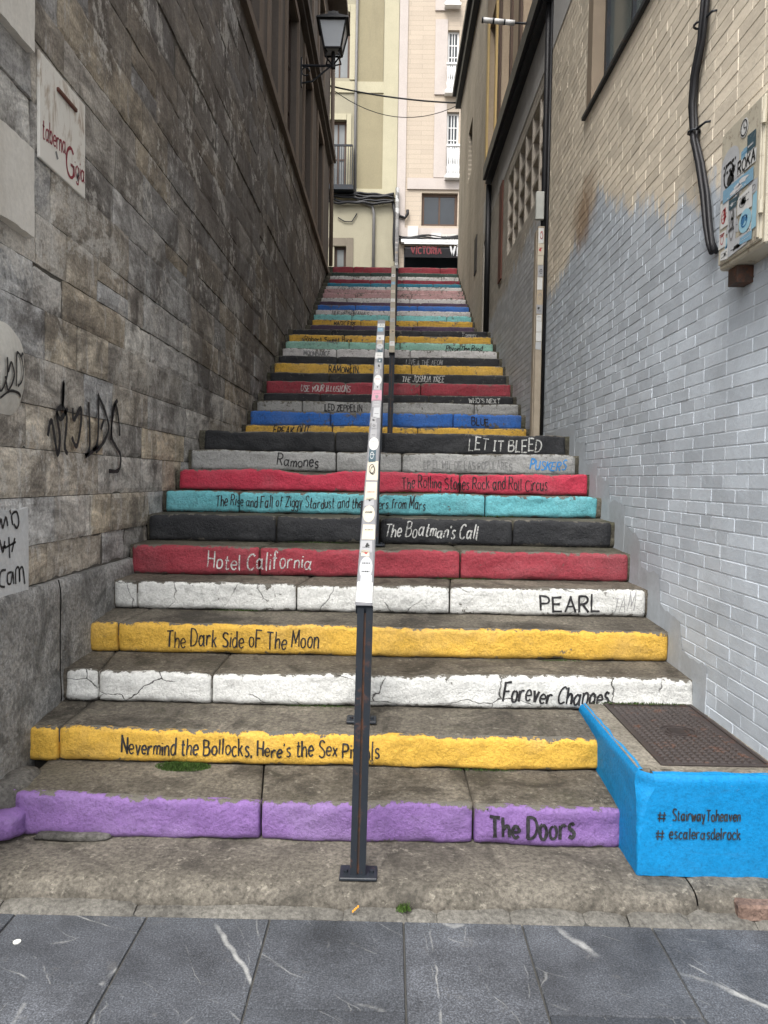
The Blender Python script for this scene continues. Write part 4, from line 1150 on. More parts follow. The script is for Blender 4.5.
def print_on(parent, lay, rn, k, n=3):
    # printed blots, bars and rings on a sticker; lay(f, g) with f, g in 0..1
    cols = {0: (0, 3, 1), 1: (4, 4, 3), 2: (0, 4, 0), 3: (1, 0, 1), 4: (0, 0, 3), 5: (4, 2, 0), 6: (0, 3, 4), 7: (4, 3, 4), 8: (2, 4, 2)}[k]
    mb = MB()
    for q in range(n):
        ty = rn.random()
        if ty < .45:      # lines of small print
            g = rn.uniform(.15, .8)
            x = .1
            while x < .85:
                w = rn.uniform(.04, .16); x1 = min(x+w, .9)
                mb.quad(lay(x, g), lay(x1, g+rn.uniform(-.01, .01)), lay(x1, g+.07), lay(x, g+.07)); x = x1+rn.uniform(.03, .06)
        elif ty < .8:     # a figure: an uneven blot
            cx, cy, r = rn.uniform(.3, .7), rn.uniform(.3, .7), rn.uniform(.14, .27); m_ = 11; n0 = len(mb.v)
            for a_ in range(m_):
                rr = r*rn.uniform(.55, 1.25); mb.v.append(Vector(lay(min(.95, max(.05, cx+rr*math.cos(a_*6.283/m_))), min(.95, max(.05, cy+rr*math.sin(a_*6.283/m_))))))
            mb.f.append(tuple(range(n0, n0+m_))); mb.m.append(0)
        else:             # a ring
            cx, cy, r = rn.uniform(.35, .65), rn.uniform(.35, .65), rn.uniform(.22, .32)
            ribbon(mb, [(cx+r*math.cos(a_*.45), cy+r*math.sin(a_*.45)) for a_ in range(15)], .07, lay, rn)
    return mb.build('sticker_print', PRN[cols[rn.randrange(3)]], parent)
def rail(label, A, B, top, posts, stickers, wid=.062, split=True):
    """A, B: ends of the rail's top line"""
    r = empty('handrail', (A.x, A.y, posts[0][1]), label, 'handrail', 'handrails in the middle of the stairs')
    d = (B-A).normalized(); side = Vector((1, 0, 0)); up = side.cross(d).normalized()
    L = (B-A).length; h = .045
    mb = MB()
    c = lambda t, s, w: A+d*t+side*s+up*w
    mb.hexa([c(0, -wid/2, -h), c(0, wid/2, -h), c(L, wid/2, -h), c(L, -wid/2, -h), c(0, -wid/2, -.004), c(0, wid/2, -.004), c(L, wid/2, -.004), c(L, -wid/2, -.004)])
    mb.build('rail_bar', DARKMETAL, r)
    mb = MB()
    e = .004
    mb.hexa([c(-.005, -wid/2-.002, -.003), c(-.005, wid/2+.002, -.003), c(L+.005, wid/2+.002, -.003), c(L+.005, -wid/2-.002, -.003), c(-.001, -wid/2+e, .003), c(-.001, wid/2-e, .003), c(L, wid/2-e, .003), c(L, -wid/2+e, .003)])
    tp = mb.build('rail_top', top, r)
    for (y, zb, zoff) in posts:
        t_ = (y-A.y)/d.y; pt = A+d*t_; px_ = pt.x-zoff
        zt = pt.z-.03
        mb = MB()
        lean = .0
        for sx in (-1, 1):
            c0, c1 = px_-.008+sx*.017, px_+.005+sx*.017
            mb.hexa([(c0-.0125, y-.022, zb+.012), (c0+.0125, y-.022, zb+.012), (c0+.0125, y+.022, zb+.012), (c0-.0125, y+.022, zb+.012), (c1-.0125, y-.022, zt), (c1+.0125, y-.022, zt), (c1+.0125, y+.022, zt), (c1-.0125, y+.022, zt)])
        po = mb.build('post', DARKMETAL, r)
        mb = MB(); mb.hexa([(px_-.0125, y-.012, zb+.013), (px_-.0035, y-.012, zb+.013), (px_-.0035, y+.02, zb+.013), (px_-.0125, y+.02, zb+.013), (px_+.0005, y-.012, zt-.005), (px_+.0095, y-.012, zt-.005), (px_+.0095, y+.02, zt-.005), (px_+.0005, y+.02, zt-.005)]); mb.build('post_web', RUSTMETAL, po)
        mb = MB(); mb.bbox(px_-.078, px_+.066, y-.045, y+.055, zb, zb+.012, .003)
        for sx in (-.055, .045): mb.tube([(px_+sx, y, zb+.011), (px_+sx, y, zb+.022)], .009, 6)
        mb.build('base_plate', DARKMETAL, po)
    rn = random.Random(label)
    for (t0, t1, s0, s1, k, shp) in stickers:
        V = []; 
        if shp == 'o':
            n = 14; V = [c((t0+t1)/2+(t1-t0)/2*math.cos(2*math.pi*q/n), (s0+s1)/2+(s1-s0)/2*math.sin(2*math.pi*q/n), .0046) for q in range(n)]
        else:
            a = rn.uniform(-.004, .004)
            V = [c(t0+a, s0, .0042), c(t0-a, s1, .0042), c(t1-a*.5, s1-.001, .0042), c(t1+a, s0+.001, .0042)]
        so_ = new_mesh('sticker', V, [tuple(range(len(V)))], STK[k], r)
        if t1 > .2: print_on(so_, lambda f, g: c(t0+(t1-t0)*(.12+.76*g), s0+(s1-s0)*(.12+.76*f), .0052), rn, k, rn.choice((1, 2, 2)) if k else rn.choice((1, 1, 2)))
    return r
A = U(364.5, 606, Y=2.79); B = U(382, 320, Y=6.62)
A.x = -.094; B.x = -.106
A = Vector((A.x, A.y, U(364.5, 604, Y=A.y).z)); 
def gz(y):  # tread level under a post
    for i in range(NS-1, -1, -1):
        if S[i]['d']+.03 <= y:
            dn = S[i+1]['d']; f = (y-S[i]['d'])/(dn-S[i]['d']); return S[i]['zt']*(1-f)+S[i+1]['zb']*f
    return -.004
L1 = (B-A).length
stk = [(.005, .14, -.031, .031, 0, 'q'), (.16, .33, -.027, .026, 4, 'o'), (.36, .46, -.03, .02, 2, 'q'), (.47, .60, -.026, .03, 3, 'q'), (.62, .78, -.03, .024, 3, 'o'), (.84, 1.03, -.027, .029, 3, 'q'), (1.05, 1.28, -.026, .03, 3, 'q'),
       (1.42, 1.60, -.027, .027, 0, 'o'), (1.72, 1.82, -.02, .012, 2, 'q'), (1.9, 2.08, -.015, .026, 4, 'q'), (2.2, 2.40, -.031, .031, 1, 'q'), (2.50, 2.72, -.027, .027, 0, 'o'), (2.85, 3.0, -.025, .02, 2, 'q'), (3.1, 3.26, -.03, .026, 0, 'q'),
       (3.35, 3.5, -.026, .026, 4, 'o'), (3.6, 3.75, -.03, .03, 0, 'q'), (3.86, 3.98, -.028, .02, 5, 'q'), (4.0, 4.12, -.03, .03, 0, 'q')]
rn = random.Random(44); stk = [q for q in stk if q[1] < L1]
for (a_, b_) in ((.15, .17), (.34, .36), (.78, .84), (1.28, 1.42), (1.61, 1.72), (1.83, 1.9), (2.09, 2.2), (2.41, 2.5), (2.73, 2.85), (3.01, 3.1), (3.27, 3.35), (3.51, 3.6)):
    q0 = a_-rn.uniform(0, .02); stk.append((q0, b_+.02, rn.uniform(-.03, -.01), rn.uniform(.005, .03), rn.choice((2, 4, 2, 6, 3, 7)), 'q'))
rail('lower handrail with a stickered flat top, standing on the bottom slab', A, B, RAILTOP, [(A.y+.03, -.020, 0), (3.60, gz(3.6), .022), (5.05, gz(5.05), 0), (6.5, gz(6.5), 0)], stk)
A2 = U(391.3, 352, Y=8.40); B2 = U(394, 266, Y=11.95); A2.x = B2.x = (A2.x+B2.x)/2
stk2 = [(.2+.45*k, .36+.45*k, -.028, .028, (0, 6, 2, 4, 0, 3, 5)[k % 7], 'q') for k in range(8)]
rail('middle handrail with a worn tan top above the first landing', A2, B2, RAILTAN, [(A2.y+.04, gz(A2.y+.04), 0), (10.1, gz(10.1), 0), (11.85, gz(11.85), 0)], stk2)
A3 = U(395, 268, Y=14.5); B3 = U(397.5, 228, Y=18.9); A3.x = B3.x = (A3.x+B3.x)/2
rail('topmost handrail, grey, on the highest flight of the stairs', A3, B3, RAILTOP, [(A3.y+.05, gz(A3.y+.05), 0), (16.7, gz(16.7), 0), (18.8, gz(18.8), 0)], [(.3+.6*k, .5+.6*k, -.028, .028, (0, 2, 6, 4)[k % 4], 'q') for k in range(6)])

# blue utility box
bx = empty('utility_box', (1.25, 3.2, 0), 'bright blue painted concrete box with a ribbed iron cover at the foot of the stairs', 'utility box')
BLUEP = m_paint('bright_blue_paint', (.0, .20, .46), .14, .22, .10, (.3, .3, .28), bump=.28, fadek=.06)
X0, X1, Y0, Y1, ZT = .98, XR+.004, 2.86, 3.80, .385
V = []; F = []; UVv = []
def bface(P, nu, nv):
    base = len(V)
    for q in range(nv+1):
        for p in range(nu+1):
            V.append(P(p/nu, q/nv)); UVv.append((p/nu, .15+.7*q/nv))
    for q in range(nv):
        for p in range(nu):
            n0 = base+q*(nu+1)+p; F.append((n0, n0+1, n0+nu+2, n0+nu+1))
def bnz(x, y, z): return .004*noise.noise(Vector((x*4, y*4, z*4)))+.0022*noise.noise(Vector((x*17, y*17, z*17)))
def chamf(z):      # the corner is broken away towards the top
    t_ = max(0, min(1, (z-.13)/.2)); return .012+.048*t_*t_+.012*noise.noise(Vector((z*20, 1, 1)))
def Pfront(u, v):
    z = -.02+(ZT+.012)*v+ (.012*noise.noise(Vector((u*9, 2, 2))) if v == 0 else 0); c = chamf(z); x = X0+c+(X1-X0-c)*u
    e = max(0, (v-.94)/.06); y = Y0+bnz(x, 0, z)+.014*e*e
    return (x, y, z)
def Pleft(u, v):
    z = -.02+(ZT+.012)*v; c = chamf(z); y = Y0+c+(Y1-Y0-c)*u; e = max(0, (v-.94)/.06)
    return (X0+bnz(3, y, z)+.012*e*e, y, z)
def Pch(u, v):
    a = Pleft(0, v); b = Pfront(0, v); t_ = u
    x = a[0]+(b[0]-a[0])*t_; y = a[1]+(b[1]-a[1])*t_; k = .003*math.sin(math.pi*t_)
    return (x-k, y-k, a[2])
bface(Pfront, 44, 30); bface(lambda u, v: Pleft(1-u, v), 44, 30); bface(Pch, 5, 30)
# paint lip on top
def Ptop(u, v):
    x = X0+.06+(X1-X0-.06)*u; p = Pfront(u, 1); return (p[0], p[1]+v*(.022+.012*noise.noise(Vector((x*9, 7, 7)))), p[2]+.003*math.sin(v*1.57))
bface(Ptop, 44, 3)
def Ptl(u, v):
    p = Pleft(1-u, 1); return (p[0]+v*(.020+.012*noise.noise(Vector((p[1]*9, 3, 7)))), p[1], p[2]+.003*math.sin(v*1.57))
bface(Ptl, 44, 3)
new_mesh('body', V, F, BLUEP, bx, smooth=True, uv=UVv)
CONC = m_stone('box_concrete', [(.14, .125, .10), (.21, .19, .155), (.28, .255, .21)], 4, .4, .35, .7, .1, .5)
LX0, LX1, LY0, LY1 = X0+.115, X1-.02, Y0+.095, Y1-.02
mb = MB()
zt_ = ZT-.006
mb.hexa([(X0+.02, Y0+.075, -.1), (X1-.003, Y0+.02, -.1), (X1-.003, Y1, -.1), (X0+.02, Y1, -.1), (X0+.014, Y0+.075, zt_), (X1-.003, Y0+.016, zt_), (X1-.003, Y1, zt_), (X0+.014, Y1, zt_)])
mb.box(X0+.062, X0+.1, Y0+.02, Y0+.08, .1, zt_-.001)
mb.build('concrete_top', CONC, bx)
IRON = m_metal_paint('brown_cast_iron', (.040, .032, .030), .35, .55)
mb = MB(); zl = ZT-.004
mb.bbox(LX0, LX1, LY0, LY1, zl-.03, zl, .003)
fr = .018
for q in ((LX0, LX1, LY0, LY0+fr), (LX0, LX1, LY1-fr, LY1), (LX0, LX0+fr, LY0+fr, LY1-fr), (LX1-fr, LX1, LY0+fr, LY1-fr)): mb.bbox(*q, zl-.001, zl+.006, .002)
a, b, c, d = LX0+.03, LX1-.03, LY0+.03, LY1-.03
step_ = .031; nxp = int((b-a)/step_); nyp = int((d-c)/step_); cx, cy = (a+b)/2, (c+d)/2
for k in range(nxp):
    for q in range(nyp):
        px_, py_ = a+step_*(k+.5), c+step_*(q+.5)
        if ((px_-cx)/.085)**2+((py_-cy)/.085)**2 < 1: continue
        h2 = step_*.40
        n0 = len(mb.v); tt = .55
        mb.v += [Vector((px_-h2, py_-h2, zl)), Vector((px_+h2, py_-h2, zl)), Vector((px_+h2, py_+h2, zl)), Vector((px_-h2, py_+h2, zl))]
        mb.v += [Vector((px_-h2*tt, py_-h2*tt, zl+.006)), Vector((px_+h2*tt, py_-h2*tt, zl+.006)), Vector((px_+h2*tt, py_+h2*tt, zl+.006)), Vector((px_-h2*tt, py_+h2*tt, zl+.006))]
        for f in ((4, 5, 6, 7), (0, 1, 5, 4), (1, 2, 6, 5), (2, 3, 7, 6), (3, 0, 4, 7)): mb.f.append(tuple(n0+i for i in f)); mb.m.append(0)
for rr in (.078, .052):
    n = 28
    mb.tube([(cx+rr*math.cos(2*math.pi*k/n), cy+rr*math.sin(2*math.pi*k/n), zl+.001) for k in range(n+1)], .005, 6, cap=False)
for k in (-2, -1, 0, 1, 2): mb.box(cx-.036, cx+.036, cy+k*.016-.003, cy+k*.016+.003, zl, zl+.005)
mb.build('iron_cover', IRON, bx)
mb = MB()
lay = lambda u, v: (u, Y0+bnz(u, 0, v)-.004, v)
def bxy(px, py): p = U(px, py, Y=Y0); return p.x, p.z
for txt, p0, p1, py in (('#', 658, 666, 821), ('StairwayToheaven', 672, 740, 820), ('#', 656, 664, 839), ('escalerasdelrock', 669, 740, 838)):
    if txt == '#': mb = MB()
    (u0, v0), (u1, v1) = bxy(p0, py), bxy(p1, py); write(mb, txt, u0, u1, v0, .044, .0054, lay, 0, .2)
    if txt != '#': mb.build('lettering', SPRAY, bx)

# moss cushion, weed
GREEN = m_plain('moss_green', (.05, .095, .018), .9, .4, 30); WEEDG = m_plain('weed_green', (.06, .11, .02), .8, .3, 30)
def tuft(name, mat, c, rx, ry, n, h0, h1, seed, wide=.0025):
    rn = random.Random(seed); mb = MB()
    for k in range(n):
        a = rn.uniform(0, 6.28); r = math.sqrt(rn.random()); x = c.x+rx*r*math.cos(a); y = c.y+ry*r*math.sin(a)
        hh = rn.uniform(h0, h1)*(1.15-r*.7); dx, dy = rn.uniform(-.6, .6)*hh, rn.uniform(-.7, .3)*hh; an = rn.uniform(0, 3.14); wx, wy = wide*math.cos(an), wide*math.sin(an)
        p0 = Vector((x, y, c.z)); p1 = p0+Vector((dx*.4, dy*.4, hh*.6)); p2 = p0+Vector((dx, dy, hh)); w_ = Vector((wx, wy, 0))
        mb.quad(p0-w_, p0+w_, p1+w_*.8, p1-w_*.8); mb.quad(p1-w_*.8, p1+w_*.8, p2+w_*.15, p2-w_*.15)
    return mb.build(name, mat)
c = U(183, 768, Y=3.41); c.z = S[0]['zt']*.15+S[1]['zb']*.85-.004
o = tuft('moss', GREEN, c, .13, .055, 1500, .012, .028, 3); tag(o, 'green moss cushion growing at the foot of the second step', 'moss', kind='stuff')
c = U(403, 908, Y=2.70); c.z = -.085
o = tuft('weed', WEEDG, c, .03, .015, 60, .02, .05, 4); tag(o, 'small green weed growing in the kerb joint before the stairs', 'weed')
c = U(488, 812, Y=3.1); c.z = S[0]['zt']-.01
o = tuft('weed', WEEDG, c, .012, .05, 40, .008, .02, 5, .003); tag(o, 'tiny weed in the joint of the purple step', 'weed')
for k, (px, d_, L) in enumerate(((640, 3.775, .25), (300, 4.48, .2), (560, 4.13, .14))):
    p = U(px, 700, Y=d_); i = 2 if d_ < 4 else (3 if d_ < 4.2 else 4)
    c = Vector((p.x, S[i]['d']-.008, S[i-1]['zt']+.008)) if k else Vector((1.28, 3.76, .388))
    o = tuft('moss', GREEN, c, L, .012, 260, .006, .016, 30+k, .002)
    tag(o, ('thin line of moss behind the iron cover', 'thin line of moss under the upper white step', 'thin line of moss under the upper yellow step')[k], 'moss', kind='stuff')

for i, x_, L in ((4, -.9, .16), (5, .5, .22), (6, -.5, .25), (7, .8, .2), (8, .2, .2), (2, -.35, .2), (1, .45, .16), (9, -.9, .2)):
    c = Vector((x_, S[i]['d']-.004, S[i-1]['zt']*.1+S[i]['zb']*.9+.001))
    o = tuft('moss', GREEN, c, L, .012, 150, .005, .013, 60+i, .002)
    tag(o, 'thin broken line of moss at the foot of the %s' % ['', 'lower yellow riser, right of the post', 'lower white riser, left of the post', '', 'upper white riser near the left wall', 'red riser right of the handrail', 'black riser lettered in white', 'turquoise riser near its right end', 'bright red riser right of the handrail', 'grey riser near the left wall'][i], 'moss', kind='stuff')

# rough stones by the left wall at the foot of the steps
def boulder(name, c, r, mat, seed, uvm=None, n=24):
    V = []; F = []; UVv = []
    for q in range(n//2+1):
        th = math.pi*q/(n//2)
        for p in range(n):
            ph = 2*math.pi*p/n
            v = Vector((math.sin(th)*math.cos(ph), math.sin(th)*math.sin(ph), math.cos(th)))
            v = Vector([math.copysign(abs(k)**.6, k) for k in v])
            s_ = 1+.16*noise.noise(v*1.6+Vector((seed, 0, 0)))+.06*noise.noise(v*5+Vector((seed, 0, 0)))
            V.append((c[0]+v.x*r[0]*s_, c[1]+v.y*r[1]*s_, c[2]+v.z*r[2]*s_)); UVv.append((p/n, .5))
    for q in range(n//2):
        for p in range(n):
            p2 = (p+1) % n; F.append((q*n+p, (q+1)*n+p, (q+1)*n+p2, q*n+p2))
    return new_mesh(name, V, F, mat, None, smooth=True, uv=UVv)
PURP = paint(PUR, .2, .35, 0)
p = U(6, 830, Y=3.06); o = boulder('painted_stone', (p.x-.01, 3.09, .040), (.085, .10, .058), PURP, 3); tag(o, 'rounded stone painted purple lying against the left wall foot', 'stone')
o = boulder('rough_stone', (-1.63, 3.22, .11), (.10, .15, .075), SIDE, 8); tag(o, 'rough grey stone wedged between the left wall and the bottom step', 'stone')
o = boulder('painted_end_stone', (p.x-.05, 3.15, .14), (.07, .07, .035), PURP, 5); tag(o, 'small purple daubed stone above the rounded purple one', 'stone')
o = boulder('flat_stone', (U(70, 842, Y=3.04).x, 3.075, -.012), (.16, .03, .016), SIDE, 9); tag(o, 'thin flat stone under the left end of the purple step', 'stone')

# left wall: plaques, sign, graffiti
WSTN = m_plaster('whitewashed_stone', (.70, .67, .61), .45, (.30, .26, .2)); GSTN = m_plaster('grey_white_plaque', (.60, .61, .61), .35, (.22, .22, .21))
def wl(px, py, X=-1.69): p = U(px, py, X=X); return p.y, p.z
def plaque(name, y0, y1, z0, z1, mat, t=.03, label='', cat='plaque', rough=.006, parent=None):
    V = []; F = []; ny, nz = 14, 14
    for q in range(nz+1):
        for p in range(ny+1):
            y = y0+(y1-y0)*p/ny; z = z0+(z1-z0)*q/nz
            if p in (0, ny): y += rough*noise.noise(Vector((z*18, y, 4)))
            if q in (0, nz): z += rough*noise.noise(Vector((y*18, z, 2)))
            V.append((-1.70+t+.002*noise.noise(Vector((y*9, z*9, 1))), y, z))
    for q in range(nz):
        for p in range(ny):
            n0 = q*(ny+1)+p; F.append((n0, n0+1, n0+ny+2, n0+ny+1))
    ring = [p for p in range(ny+1)]+[q*(ny+1)+ny for q in range(1, nz+1)]+[nz*(ny+1)+p for p in range(ny-1, -1, -1)]+[q*(ny+1) for q in range(nz-1, 0, -1)]
    lo = len(V)
    for r_ in ring: V.append((-1.725, V[r_][1], V[r_][2]))
    for k in range(len(ring)):
        k2 = (k+1) % len(ring); F.append((ring[k2], ring[k], lo+k, lo+k2))
    o = new_mesh(name, V, F, mat, parent)
    if label: tag(o, label, cat)
    return o
ya, yb_ = wl(0, 180)[0]-.35, wl(27, 190)[0]
plaque('wall_plaque', ya, yb_, wl(27, 237)[1], wl(27, 150)[1], WSTN, .045, 'plain whitewashed stone plaque on the left wall below the tavern sign')
plaque('wall_plaque', ya, wl(27, 20)[0], wl(27, 53)[1], wl(27, 53)[1]+.6, WSTN, .045, 'plain whitewashed stone plaque at the top left corner above the tavern sign')
pq = empty('graffiti_plaque', (-1.70, wl(26, 597)[0], wl(26, 597)[1]), 'pale grey square plaque with black graffiti letters low on the left wall', 'plaque')
y1_ = wl(26, 550)[0]
plaque('plaque_face', y1_-.5, y1_, wl(26, 596)[1], wl(26, 508)[1], GSTN, .022, parent=pq, rough=.008)
mb = MB(); LW = lambda y, z: (-1.70+.0245, y, z)
def trace(px_list, X): return [[wl(a, b, X) for a, b in s_] for s_ in px_list]
gf = [[(-6, 520), (-2, 530), (1, 519), (3, 528), (6, 517), (8, 526)], [(13, 525), (12, 515), (17, 512), (19, 522), (17, 528), (14, 524)], [(10, 510), (11, 514)],
      [(0, 540), (3, 552), (5, 541)], [(2, 548), (6, 546)], [(9, 537), (10, 558)], [(5, 548), (16, 542)], [(15, 538), (12, 552)], 
      [(6, 570), (1, 572), (0, 585), (5, 587)], [(12, 572), (8, 574), (8, 583), (11, 583), (13, 572), (14, 584)], [(16, 584), (16, 570), (19, 568), (20, 582), (20, 570), (23, 568), (25, 584)]]
scrawl(mb, trace(gf, -1.675), .011, LW); mb.build('graffiti', SPRAY, pq)
# round white patch with a tag
rp = empty('plaster_patch', (-1.70, wl(10, 410)[0], wl(10, 410)[1]), 'rounded lump of white plaster with a black tag at the left edge of the wall', 'plaster patch')
yc, zc = wl(2, 362); yr = wl(27, 362)[0]-yc; zt2 = wl(5, 322)[1]; zb2 = wl(5, 412)[1]; zc = (zt2+zb2)/2; zr_ = (zt2-zb2)/2
V = []; F = []; n = 40
for q in range(10):
    f_ = q/9
    for p in range(n):
        a = 2*math.pi*p/n; k = 1+.10*noise.noise(Vector((math.cos(a)*1.5, math.sin(a)*1.5, 3)))
        ca, sa = math.cos(a), math.sin(a); ca = math.copysign(abs(ca)**.7, ca); sa = math.copysign(abs(sa)**.8, sa)
        y = yc-.02+yr*1.1*ca*k*f_; z = zc+zr_*sa*k*f_
        V.append((-1.70+.036*(1-f_**3)+.008*noise.noise(Vector((y*9, z*9, 1)))*(1-f_), y, z))
for q in range(9):
    for p in range(n):
        p2 = (p+1) % n; F.append((q*n+p, q*n+p2, (q+1)*n+p2, (q+1)*n+p))
PATCH = m_plaster('rough_white_plaster', (.66, .64, .58), .5, (.2, .18, .15))
new_mesh('plaster', V, F, PATCH, rp, smooth=True)
def patch_lay(y, z):
    f_ = min(1, math.sqrt(((y-yc+.02)/(yr*1.1))**2+((z-zc)/zr_)**2))
    return (-1.70+.036*(1-f_**3)+.009, y, z)
mb = MB()
scrawl(mb, trace([[(-6, 372), (-1, 391), (4, 374), (4, 357)], [(2, 376), (6, 390), (11, 376), (8, 362), (5, 372)], [(14, 386), (14, 356), (18, 354), (22, 366), (21, 380), (16, 386)], [(20, 356), (25, 354), (24, 368)], [(0, 398), (8, 391), (18, 393), (23, 397)]], -1.67), .012, patch_lay)
mb.build('graffiti', SPRAY, rp)
# tavern sign
sg = empty('tavern_sign', (-1.70, wl(60, 180)[0], 3.02), 'white rectangular tavern sign with red handwriting and rust on the left stone wall', 'sign')
sy0, sy1 = wl(38, 100)[0], wl(84, 150)[0]; sz1 = (wl(38, 50)[1]+wl(84, 105)[1])/2; sz0 = (wl(38, 157)[1]+wl(83, 198)[1])/2
t = NT('sign_enamel')
cc = t.mix(t.noise(4, 6), (.74, .71, .65), (.80, .78, .72))
pz = t.sep()
rm = t.ramp(t.noise(5.5, 8, .7, t.scale(t.pos, (1, 1.6, .7)), 1.0), [(.50, 0), (.62, 1)])
rz = t.ramp(t.math('DIVIDE', pz[2], 10), [(.308, 0), (.322, 1), (.345, 1), (.352, 0)])
cc = t.mix(t.math('MULTIPLY', t.math('MULTIPLY', rm, rz), .75), cc, (.30, .20, .12))
SIGNM = t.out(cc, .5, t.bump(t.noise(30, 5), .2, .004))
mb = MB(); mb.bbox(-1.698, -1.683, sy0, sy1, sz0, sz1, .003); mb.build('board', SIGNM, sg)
SL = lambda y, z: (-1.6815, y, z)
W_, H_ = sy1-sy0, sz1-sz0
mb = MB()
write(mb, 'taberna', sy0+.05*W_, sy0+.53*W_, sz0+.20*H_, .095, .0095, SL, .12)
write(mb, 'G', sy0+.545*W_, sy0+.70*W_, sz0+.08*H_, .15, .014, SL, .0)
write(mb, 'igia', sy0+.73*W_, sy0+.97*W_, sz0+.13*H_, .095, .010, SL, .1)
mb.build('lettering', REDINK, sg)
mb = MB(); mb.bbox(-1.684, -1.670, sy0+.34*W_, sy0+.76*W_, sz0+.80*H_, sz0+.84*H_, .003); mb.build('slot_bar', m_metal_paint('rust_bar', (.12, .04, .03), .6), sg)
mb = MB(); scrawl(mb, [[(sy0+.32*W_, sz0+.20*H_), (sy0+.36*W_, sz0+.14*H_)], [(sy0+.82*W_, sz0+.12*H_), (sy0+.80*W_, sz0+.15*H_), (sy0+.83*W_, sz0+.2*H_)]], .02, SL); mb.build('smudge', GREYINK, sg)
# wall tag
mb = MB()
tagp = [[(47, 436), (49, 424), (51, 421), (53, 432), (57, 455), (59, 436), (56, 412), (62, 404), (63, 382), (62, 404), (66, 418), (64, 446), (67, 454)],
        [(56, 412), (60, 419), (67, 408)], [(72, 408), (73, 420), (80, 408), (80, 425), (76, 446), (71, 437)], [(88, 402), (89, 446), (85, 456), (98, 446)],
        [(98, 398), (97, 440), (92, 450)], [(97, 394), (104, 410), (108, 428), (103, 442), (95, 452)], [(103, 420), (100, 430)], [(110, 440), (112, 418), (115, 405), (118, 420), (119, 436)], [(117, 400), (112, 410), (111, 436), (115, 446), (120, 456), (118, 470), (108, 471)]]
lay2 = lambda y, z: (-1.686, y, z)
scrawl(mb, trace(tagp, -1.69), .026, lay2)
o = mb.build('graffiti_tag', SPRAY, lb)
o['label'] = 'black spray painted tag on the stone wall'

# right wall: cabinet, cable bundle, stickered pipe
cb = empty('meter_cabinet', (XR, 3.2, 2.46), 'cream electrical cabinet plastered with stickers high on the right wall', 'cabinet')
CREAMM = m_metal_paint('cream_metal', (.46, .42, .33), .32, .5)
CX = XR-.11
y0c, y1c = U(765, 160, X=CX).y, U(719, 200, X=CX).y; z0c, z1c = 2.46, 3.07
mb = MB(); mb.bbox(CX+.012, XR+.01, y0c, y1c, z0c, z1c, .008); mb.build('case', CREAMM, cb)
mb = MB(); mb.bbox(CX, CX+.014, y0c+.02, y1c-.012, z0c+.02, z1c-.02, .005)
mb.bbox(CX-.006, CX+.002, y0c+.028, y0c+.045, z0c+.03, z1c-.03, .003)
for zz in (z0c+.12, z1c-.14): mb.tube([(CX-.004, y0c+.012, zz), (CX-.004, y0c+.012, zz+.05)], .010, 8)
dr = mb.build('door', CREAMM, cb)
mb = MB(); mb.box(XR-.07, XR+.004, y1c-.12, y1c-.03, z0c-.075, z0c-.002); mb.build('bracket', RUSTMETAL, cb)
rn = random.Random(12)
cw, chh = y1c-y0c, z1c-z0c
def cst(a, b, c, d, k, shp='q', off=.0, n_=3):
    P_ = lambda f, g: (CX-.0025-off, y1c-.012-f*(cw-.05), z0c+.02+g*(chh-.05))
    if shp == 'o':
        n = 18; V = [P_((a+b)/2+(b-a)/2*math.cos(2*math.pi*q/n), (c+d)/2+(d-c)/2*math.sin(2*math.pi*q/n)) for q in range(n)]
    elif shp == 'arch':
        V = [P_(a, c), P_(b, c)]+[P_((a+b)/2+(b-a)/2*math.cos(math.pi*q/10), d-.12+.12*math.sin(math.pi*q/10)) for q in range(11)]
    else:
        j = lambda: rn.uniform(-.015, .015)
        V = [P_(a+j(), c+j()), P_(b+j(), c+j()), P_(b+j(), d+j()), P_(a+j(), d+j())]
    o = new_mesh('sticker', V, [tuple(range(len(V)))], STK[k], dr)
    if n_: print_on(o, lambda f, g: (CX-.0033-off, P_(a+(b-a)*(.06+.88*f), 0)[1], P_(0, c+(d-c)*(.06+.88*g))[2]), rn, k, n_)
    return o
for q in range(22):
    a_, c__ = rn.uniform(.01, .80), rn.uniform(.01, .66); w_, h_ = rn.uniform(.10, .24), rn.uniform(.06, .14)
    cst(a_, min(.97, a_+w_), c__, c__+h_, rn.choice((0, 0, 4, 2, 3, 5, 7, 8)), 'q', -.0016+.00006*q, rn.choice((1, 2, 2, 3)))
cst(.02, .50, .50, .86, 4, 'arch', 0, 5); cst(.50, .70, .84, .98, 0, 'o', 0, 0); cst(.68, .88, .70, .82, 7, 'q', 0, 2); cst(.46, .92, .58, .69, 0, 'q', .0012, 0); cst(.12, .88, .45, .56, 5, 'q', .0024, 4)
cst(.04, .26, .27, .47, 0, 'q', 0, 5); cst(.25, .48, .08, .44, 4, 'q', .001, 5); cst(.50, .86, .29, .43, 0, 'q', .0012, 5); cst(.56, .86, .12, .29, 8, 'o', .0024, 3); cst(.08, .3, .02, .10, 0, 'q', .0012, 3); cst(.3, .78, .02, .12, 4, 'q', .002, 3); cst(.02, .2, .12, .26, 0, 'q', 0, 4)
cst(.87, .98, .10, .36, 8, 'q', .0012, 0); cst(.28, .5, .36, .45, 7, 'q', .0030, 2); cst(.6, .9, .05, .11, 5, 'q', .003, 1)
mb = MB(); write(mb, 'ROKA', y1c-.012-.49*(cw-.05), y1c-.012-.90*(cw-.05), z0c+.02+.595*(chh-.05), .048, .009, lambda y, z: (CX-.0052, y, z), 0, .1); mb.build('sticker_print', PRN[0], dr)
mb = MB()
